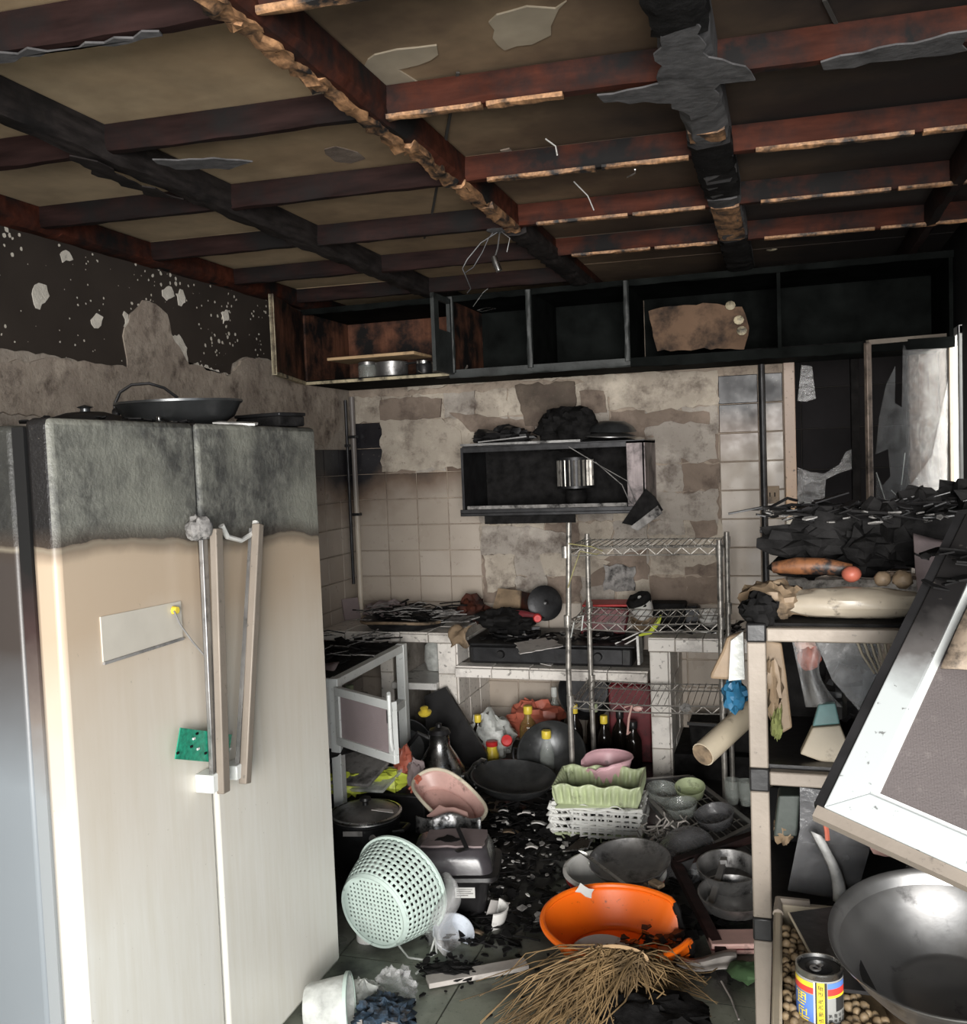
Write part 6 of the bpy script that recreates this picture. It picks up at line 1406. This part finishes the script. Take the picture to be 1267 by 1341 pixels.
part('carton_front', flat(((1064,948),(1100,945),(1108,966),(1092,998),(1048,982)), 2.08, .03), M['beige'], cr, world=True, smooth=0, bevel=.003)
part('teal_top', flat(((1072,920),(1094,918),(1100,945),(1064,948)), 2.075, .02), M['teal'], cr, world=True, smooth=0, bevel=.003)
hang('plastic_sheet', ((1070,842),(1160,842),(1150,880),(1125,930),(1090,890)), 2.20, .003, 'film', 'clear plastic sheet slanting behind the hanging bag in the shelf', 'plastic sheet', bevel=0)
b = MB()
for k in range(7): b.tube([at(1122+9*k,838,Y=2.16), at(1130+8*k,858,Y=2.16), at(1146+5*k,882,Y=2.17)], .003, 5)
wsolo('straws', b, M['beige'], 'bunch of thin pale strips hanging under the shelf top rail', 'strips', kind='stuff')
wsolo('dark_bag', MB().blob(tuple(at(1110,905,Y=2.30)), (.06, .05, .06), 16, .4, 2.5, 3), M['char_gloss'], 'black glossy bag behind the carton in the shelf', 'bag', smooth=20)
# --- lower compartment
hang('dark_carton', ((1020,1030),(1048,1030),(1044,1082),(1014,1082)), 2.14, .06, 'greenstain', 'dark green carton at the left of the lower shelf compartment', 'carton')
M['darkgreen'] = M_('sooty_green_carton', (.045, .055, .048), .5, soot=.2)
bpy.data.objects['dark_carton'].data.materials[0] = M['darkgreen']
hang('back_sheet', ((1006,1030),(1190,1030),(1190,1200),(1008,1200)), 2.40, .008, 'sootwall', 'sooty sheet closing the back of the lower shelf compartment', 'sheet')
wsolo('food_packet', MB().blob(tuple(at(1026,1088,Y=2.10)), (.02, .02, .028), 12, .5, 3, 4), M['tan'], 'small crumpled speckled packet under the dark green carton', 'packet', smooth=10)
hang('smoked_panel', ((1048,1030),(1085,1035),(1140,1110),(1120,1180),(1032,1165),(1048,1085)), 2.05, .004, 'smoked', 'smoked clear plastic panel standing in the lower shelf compartment', 'plastic panel', bevel=0)
wsolo('folded_film', MB().sheet(lambda u, v: tuple(Vector(at(1066+26*(1-v)+18*u+6*math.sin(4*v), 1180-92*v+8*u, Y=2.0-.012*math.sin(PI*u)))), 8, 12), M_('whitish_film', (.48, .48, .47), .25, var=.4, scale=25, soot=.12), 'folded whitish plastic film before the smoked panel', 'film', solid=.002)
wsolo('pink_scrap', MB().prism([(q_.x, q_.z) for q_ in [at(a, b_, Y=2.0) for a, b_ in ((1138,1106),(1150,1103),(1176,1120),(1160,1121),(1144,1117))]], .004, Matrix(((1,0,0,0),(0,0,-1,2.0),(0,1,0,0),(0,0,0,1)))), M['pinkburnt'], 'pink torn scrap above the steel bowl', 'scrap', smooth=0)
wsolo('reed', MB().tube([at(1080,1072,Y=1.98), at(1083,1088,Y=1.98), at(1084,1100,Y=1.98)], .005, 6), M['flesh'], 'short reddish strip beside the folded film', 'strip')

# --- low table with nuts, can and bowl
lt = thing('low_table', 'low dark table in the right foreground carrying the nuts and the bowl', 'table', (.35, 1.66, 0))
part('tabletop', MB().box(-.045, .70, 1.36, 1.965, .585, .60), M['char_gloss'], lt, world=True, bevel=.003)
for x, y in ((-.02, 1.39), (.67, 1.39), (-.02, 1.93), (.67, 1.93)): part('leg', MB().box(x-.015, x+.015, y-.015, y+.015, 0, .585), M['blackmetal'], lt, world=True)
nbx = thing('nut_box', 'white plastic box brimming with small brown nuts on the low table', 'box', (.10, 1.68, .60))
NX0, NX1, NY0, NY1, NZ = -.032, .27, 1.42, 1.925, .70
part('side_wall', MB().box(NX0-.006, NX0+.010, NY0, NY1, .602, NZ+.015), M['beige'], nbx, world=True, bevel=.004)
part('side_wall', MB().box(NX1-.006, NX1+.006, NY0, NY1, .602, NZ), M['beige'], nbx, world=True, bevel=.003)
part('side_wall', MB().box(NX0, NX1, NY1-.008, NY1+.008, .602, NZ+.012), M['beige'], nbx, world=True, bevel=.003)
part('side_wall', MB().box(NX0, NX1, NY0-.006, NY0+.006, .602, NZ), M['beige'], nbx, world=True, bevel=.003)
part('bottom', MB().box(NX0, NX1, NY0, NY1, .600, .606), M['beige'], nbx, world=True)
part('corner_cap', MB().tube([(NX0+.002, NY1-.05, NZ+.012), (NX0+.002, NY1+.0, NZ+.014), (NX0+.06, NY1+.002, NZ+.012)], .010, 8), M['alu'], nbx, world=True)
fill = MB().sheet(lambda u, v: (NX0+.012+(NX1-NX0-.024)*u, NY0+.01+(NY1-NY0-.02)*v, .668+.022*math.sin(5*u+1)*math.sin(4*v)), 14, 20)
s_ = part('nut_bed', fill, M['nut'], nbx, world=True, kind='stuff')
nm = mesh(MB().blob((0, 0, 0), (.0085, .0075, .007), 10, .18, 2, 3), 'nut', M['nut'], 60)
rnd = random.Random(13)
NL = 'round light brown nut in the pile in the white box'
def nut(x, y, z):
    o = bpy.data.objects.new('nut', nm); C.objects.link(o); o.location = (x, y, z); o.rotation_euler = (rnd.uniform(0, 6), rnd.uniform(0, 6), rnd.uniform(0, 6)); k = rnd.uniform(.8, 1.2); o.scale = (k, k, k)
    props(o, NL, 'nut', 'nuts in the white box')
for j in range(19):
    for i in range(14):
        x = NX0+.016+.0135*i+rnd.uniform(-.004, .004); y = 1.56+.0155*j+rnd.uniform(-.004, .004)
        if x > .165 or y > 1.87: continue
        if math.hypot(x-.225, y-1.70) < .135 or (x > .07 and y > 1.68): continue
        if math.hypot(x-.036, y-1.60) < .043: continue
        nut(x, y, .692+.010*math.sin(9*x+7*y)+rnd.uniform(-.005, .005)-(.02 if y < 1.55 else 0)+.012*math.exp(-((x-NX0)/.04)**2))
cn = thing('food_can', 'slim tin can with a yellow and blue label standing in the nuts', 'can', (.036, 1.60, .606))
CR, CH = .036, .160
part('body', MB().lathe([(0, 0), (CR*.95, 0), (CR, .004), (CR, CH-.006), (CR*1.02, CH-.003), (CR*1.02, CH), (CR*.95, CH), (CR*.93, CH-.006), (0, CH-.006)], 40), M['steel'], cn)
part('lid', MB().lathe([(0, CH-.004), (CR*.55, CH-.004), (CR*.6, CH-.0055), (CR*.9, CH-.005)], 36), M['blackmetal'], cn)
part('pull_tab', MB().lathe([(.005, CH-.001), (.009, CH-.001), (.009, CH-.003), (.005, CH-.003)], 18, T(-.006, -.010, 0)).bar((-.004, -.008, CH-.002), (.004, .004, CH-.002), .006, .002), M['dullsteel'], cn)
P_ = lambda n_, c: M_(n_, c, .4, var=.06, bump=0, rvar=0)
ye, bl_, rd, bk_, wh = P_('print_yellow', (.78, .60, .04)), P_('print_blue', (.10, .20, .55)), P_('print_red', (.62, .05, .04)), P_('print_black', (.03, .03, .03)), P_('print_white', (.62, .62, .60))
def wrap(a0, a1, z0, z1, mt, off=0.0005, name='label_print'):
    # a0, a1 in degrees from the -y (front) direction, positive to the right
    return part(name, MB().lathe([(CR+off, z0), (CR+off, z1)], max(2, int(abs(a1-a0)/6)), a0=deg(-90+a0), a1=deg(-90+a1)), mt, cn)
gp_ = P_('print_grey', (.27, .27, .255))
wrap(-180, 180, .006, CH-.010, gp_, .0004, 'paper_label')
wrap(-95, -16, .008, CH-.034, bl_, .0007); wrap(-95, -30, .008, CH-.076, P_('print_lilac', (.36, .33, .42)), .0010)
wrap(-95, -16, CH-.022, CH-.014, ye, .0009); wrap(-95, -16, CH-.032, CH-.022, rd, .0009)
wrap(-16, -12, .008, CH-.012, wh, .0010); wrap(-12, -8, .008, CH-.012, bk_, .0010)
wrap(-8, 10, .008, CH-.012, ye, .0010); wrap(10, 16, .008, CH-.012, bk_, .0010)
wrap(18, 75, CH-.022, CH-.013, bl_, .0010); wrap(18, 75, CH-.033, CH-.022, rd, .0011); wrap(18, 75, CH-.037, CH-.033, ye, .0011); wrap(40, 75, CH-.060, CH-.037, bk_, .0009)
# dense printed characters: two large yellow ones, a dark column on yellow, small dark lines at the right
def glyph(ac, zc, sz, mt, seed, off=.0016, name='printed_character'):
    rnd = random.Random(seed); w_ = sz/CR*57.3
    b = MB()
    def seg(a, z, da, dz): b.lathe([(CR+off, zc+z-dz/2), (CR+off, zc+z+dz/2)], 2, a0=deg(-90+ac+a-da/2), a1=deg(-90+ac+a+da/2))
    for z in (-.42, -.2, .02, .24, .44):
        if rnd.random() < .85: seg(rnd.choice((-.12, 0, .12))*w_, z*sz, w_*rnd.choice((.5, .75, .9)), sz*.085)
    for a in (-.36, -.02, .34): seg(a*w_, rnd.choice((-.2, 0, .2))*sz, w_*.10, sz*rnd.choice((.5, .8, .95)))
    part(name, b, mt, cn, smooth=0)
glyph(-48, CH-.045, .021, ye, 1); glyph(-46, CH-.069, .021, ye, 5)
for k in range(9): glyph(1, CH-.020-.0105*k, .0075, bk_, 10+k)
for k in range(6):
    for a in (24, 38, 52, 66): glyph(a, CH-.066-.0085*k, .0058, bk_, 100+k*7+a)
# black panel leaning on the box
bp = [at(1033,1195,Z=.745), at(1092,1187,Z=.745), at(1150,1300,Z=.74), at(1080,1292,Z=.73), at(1068,1260,Z=.735)]
b = MB().add([tuple(q_) for q_ in bp]+[(q_.x, q_.y, q_.z-.006) for q_ in bp], [(0,1,2,3,4), (9,8,7,6,5), (0,5,6,1), (1,6,7,2), (2,7,8,3), (3,8,9,4), (4,9,5,0)])
bpn = thing('black_tray', 'flat black panel lying over the nut box beside the steel bowl', 'panel', tuple(sum(bp, Vector())/5-Vector((0, 0, .02))))
part('panel', b, M['char_gloss'], bpn, world=True, smooth=0)
part('edge', MB().tube([bp[0], bp[0].lerp(bp[4], .5), bp[4]], .0022, 6), M['beige'], bpn, world=True)
wsolo('burnt_pile', MB().blob((.12, 1.95, .66), (.10, .05, .05), 14, .4, 3, 5).blob((.30, 1.93, .66), (.14, .05, .06), 14, .4, 3, 9), M['char'], 'black burnt heap behind the nut box under the shelf', 'debris', kind='stuff')
# --- steel bowl
sb = thing('steel_bowl', 'large stainless mixing bowl tilted at the right edge of the foreground', 'bowl', (.240, 1.67, .70), (.20, -.06, 0))
BR = .178
part('bowl', MB().lathe([(0, 0), (.092, 0), (.098, .004), (.125, .028), (.155, .068), (BR-.006, .104), (BR, .112), (BR+.004, .113), (BR+.004, .1105), (BR-.002, .107), (.150, .066), (.121, .031), (.094, .008), (.088, .004), (.080, .0045), (.070, .003), (.066, .0045), (0, .0045)], 64), M_('worn_steel', (.36, .355, .35), .38, .95, var=.15, scale=6, soot=.06, sscale=12, bump=.05, rvar=.12), sb)
part('foot_ring', MB().lathe([(.088, -.004), (.092, -.004), (.094, .002)], 40), M['dullsteel'], sb)
wsolo('brown_crock', MB().lathe([(0, 0), (.10, 0), (.13, .03), (.13, .06), (.11, .062), (.10, .02), (0, .01)], 30, T(.27, 1.70, .605)), M['tan'], 'brown crock under the steel bowl', 'crock')

# --- fallen screen window leaning on the shelf
P0, P1, P2 = at(1080,1060,Y=1.55), at(1235,740,Y=1.85), at(1267,1145,Y=1.479)
ex = (P2-P0).normalized(); ey = (P1-P0); ey = (ey-ex*ey.dot(ex)).normalized(); ez = ex.cross(ey)   # ez points at the viewer side
SM = Matrix(((ex.x, ey.x, ez.x, P0.x), (ex.y, ey.y, ez.y, P0.y), (ex.z, ey.z, ez.z, P0.z), (0, 0, 0, 1)))
sc = thing('screen_window', 'fallen white aluminium window screen leaning diagonally over the steel bowl', 'window screen', tuple(P0))
SL, SWD, FW = .62, .46, .050
def mat_screenframe():
    s = N('scorched_white_frame'); v = s.pos(); x = s.sep(v)
    k = s.math('ADD', x[2], s.math('MULTIPLY_ADD', s.noise(v, 14, 4), .08, -.04))
    c = s.mix(s.ramp(s.math('MULTIPLY_ADD', k, 2.0, -2.0), [(.38, 0.0), (.52, 1.0)]), (.50, .53, .525), (.13, .12, .115))
    c = s.mix(s.ramp(s.math('MULTIPLY_ADD', k, 2.0, -2.0), [(.49, 0.0), (.64, 1.0)]), c, (.014, .013, .013))
    c = s.mix(s.ramp(s.noise(v, 55, 3), [(.66, 0.0), (.70, .7)]), c, (.05, .045, .04))
    return s.bsdf(c, .35, .15)
M['scrframe'] = mat_screenframe()
def mitre(x0, x1, w_, flip):
    return [(x0, 0), (x1, 0), (x1-w_, w_), (x0+w_, w_)]
stile = MB().prism([(0, 0), (FW, FW), (FW, SL), (0, SL)], .022, SM @ T(0, 0, -.011))
part('stile', stile, M['scrframe'], sc, world=True, bevel=.002, smooth=0)
part('stile', MB().prism([(SWD, 0), (SWD, SL), (SWD-FW, SL), (SWD-FW, FW)], .022, SM @ T(0, 0, -.011)), M['scrframe'], sc, world=True, bevel=.002, smooth=0)
part('rail', MB().prism([(0, 0), (SWD, 0), (SWD-FW, FW), (FW, FW)], .022, SM @ T(0, 0, -.011)), M['scrframe'], sc, world=True, bevel=.002, smooth=0)
part('inner_lip', MB().prism([(FW, FW), (FW+.012, FW+.012), (FW+.012, SL), (FW, SL)], .010, SM @ T(0, 0, -.008)).prism([(FW, FW), (SWD-FW, FW), (SWD-FW, FW+.010), (FW+.010, FW+.010)], .010, SM @ T(0, 0, -.008)), M['alu_white'], sc, world=True, smooth=0)
part('shaded_outer_edge', MB().box(-.016, -.001, .0, SL, -.013, .006, SM), M['char_gloss'], sc, world=True, label='outer edge of the frame, painted black for shade')  # black colour stands in for shade on the frame's outer edge
part('bottom_channel', MB().box(-.01, SWD, -.020, -.001, -.012, .008, SM), M['alu'], sc, world=True, label='cream lower edge')
s = N('sooty_fly_mesh'); v = s.pos(); wv = s.n('ShaderNodeTexCoord').outputs['Object']
g = s.noise(v, 6, 5); c = s.mix(g, (.105, .09, .088), (.165, .14, .135))
ck_ = s.n('ShaderNodeTexChecker'); ck_.inputs['Scale'].default_value = 520; s.l(wv, ck_.inputs['Vector'])
c = s.mix(s.ramp(s.noise(v, 24, 5), [(.62, 0.0), (.75, .5)]), c, (.28, .25, .23))
c = s.mix(.25, c, ck_.outputs[0], 'MULTIPLY')
M['fly'] = s.bsdf(c, .7, .1, s.bump(s.noise(v, 300, 2), .5, .002))
part('fly_mesh', MB().box(FW, SWD-FW, FW, SL*.62, -.002, .0, SM), M['fly'], sc, world=True)
wsolo('tan_sheet', MB().sheet(lambda u, v: tuple(SM @ Vector((FW+.02+.30*u, .29+.16*v+.02*math.sin(5*u), .024+.010*math.sin(4*u+3*v)))), 12, 8), M_('scorched_tan_sheet', (.28, .22, .165), .6, var=.25, scale=12, soot=.28, sscale=22, bump=.2), 'scorched tan sheet stuck on the upper part of the fallen screen', 'sheet', solid=.003)
stuff('charred_flakes', flakes(MB(), .36, 1.86, 1.35, .13, .08, 40, .012, .04, .06, 97), 'char', 'black flakes hanging above the fallen screen at the right edge')
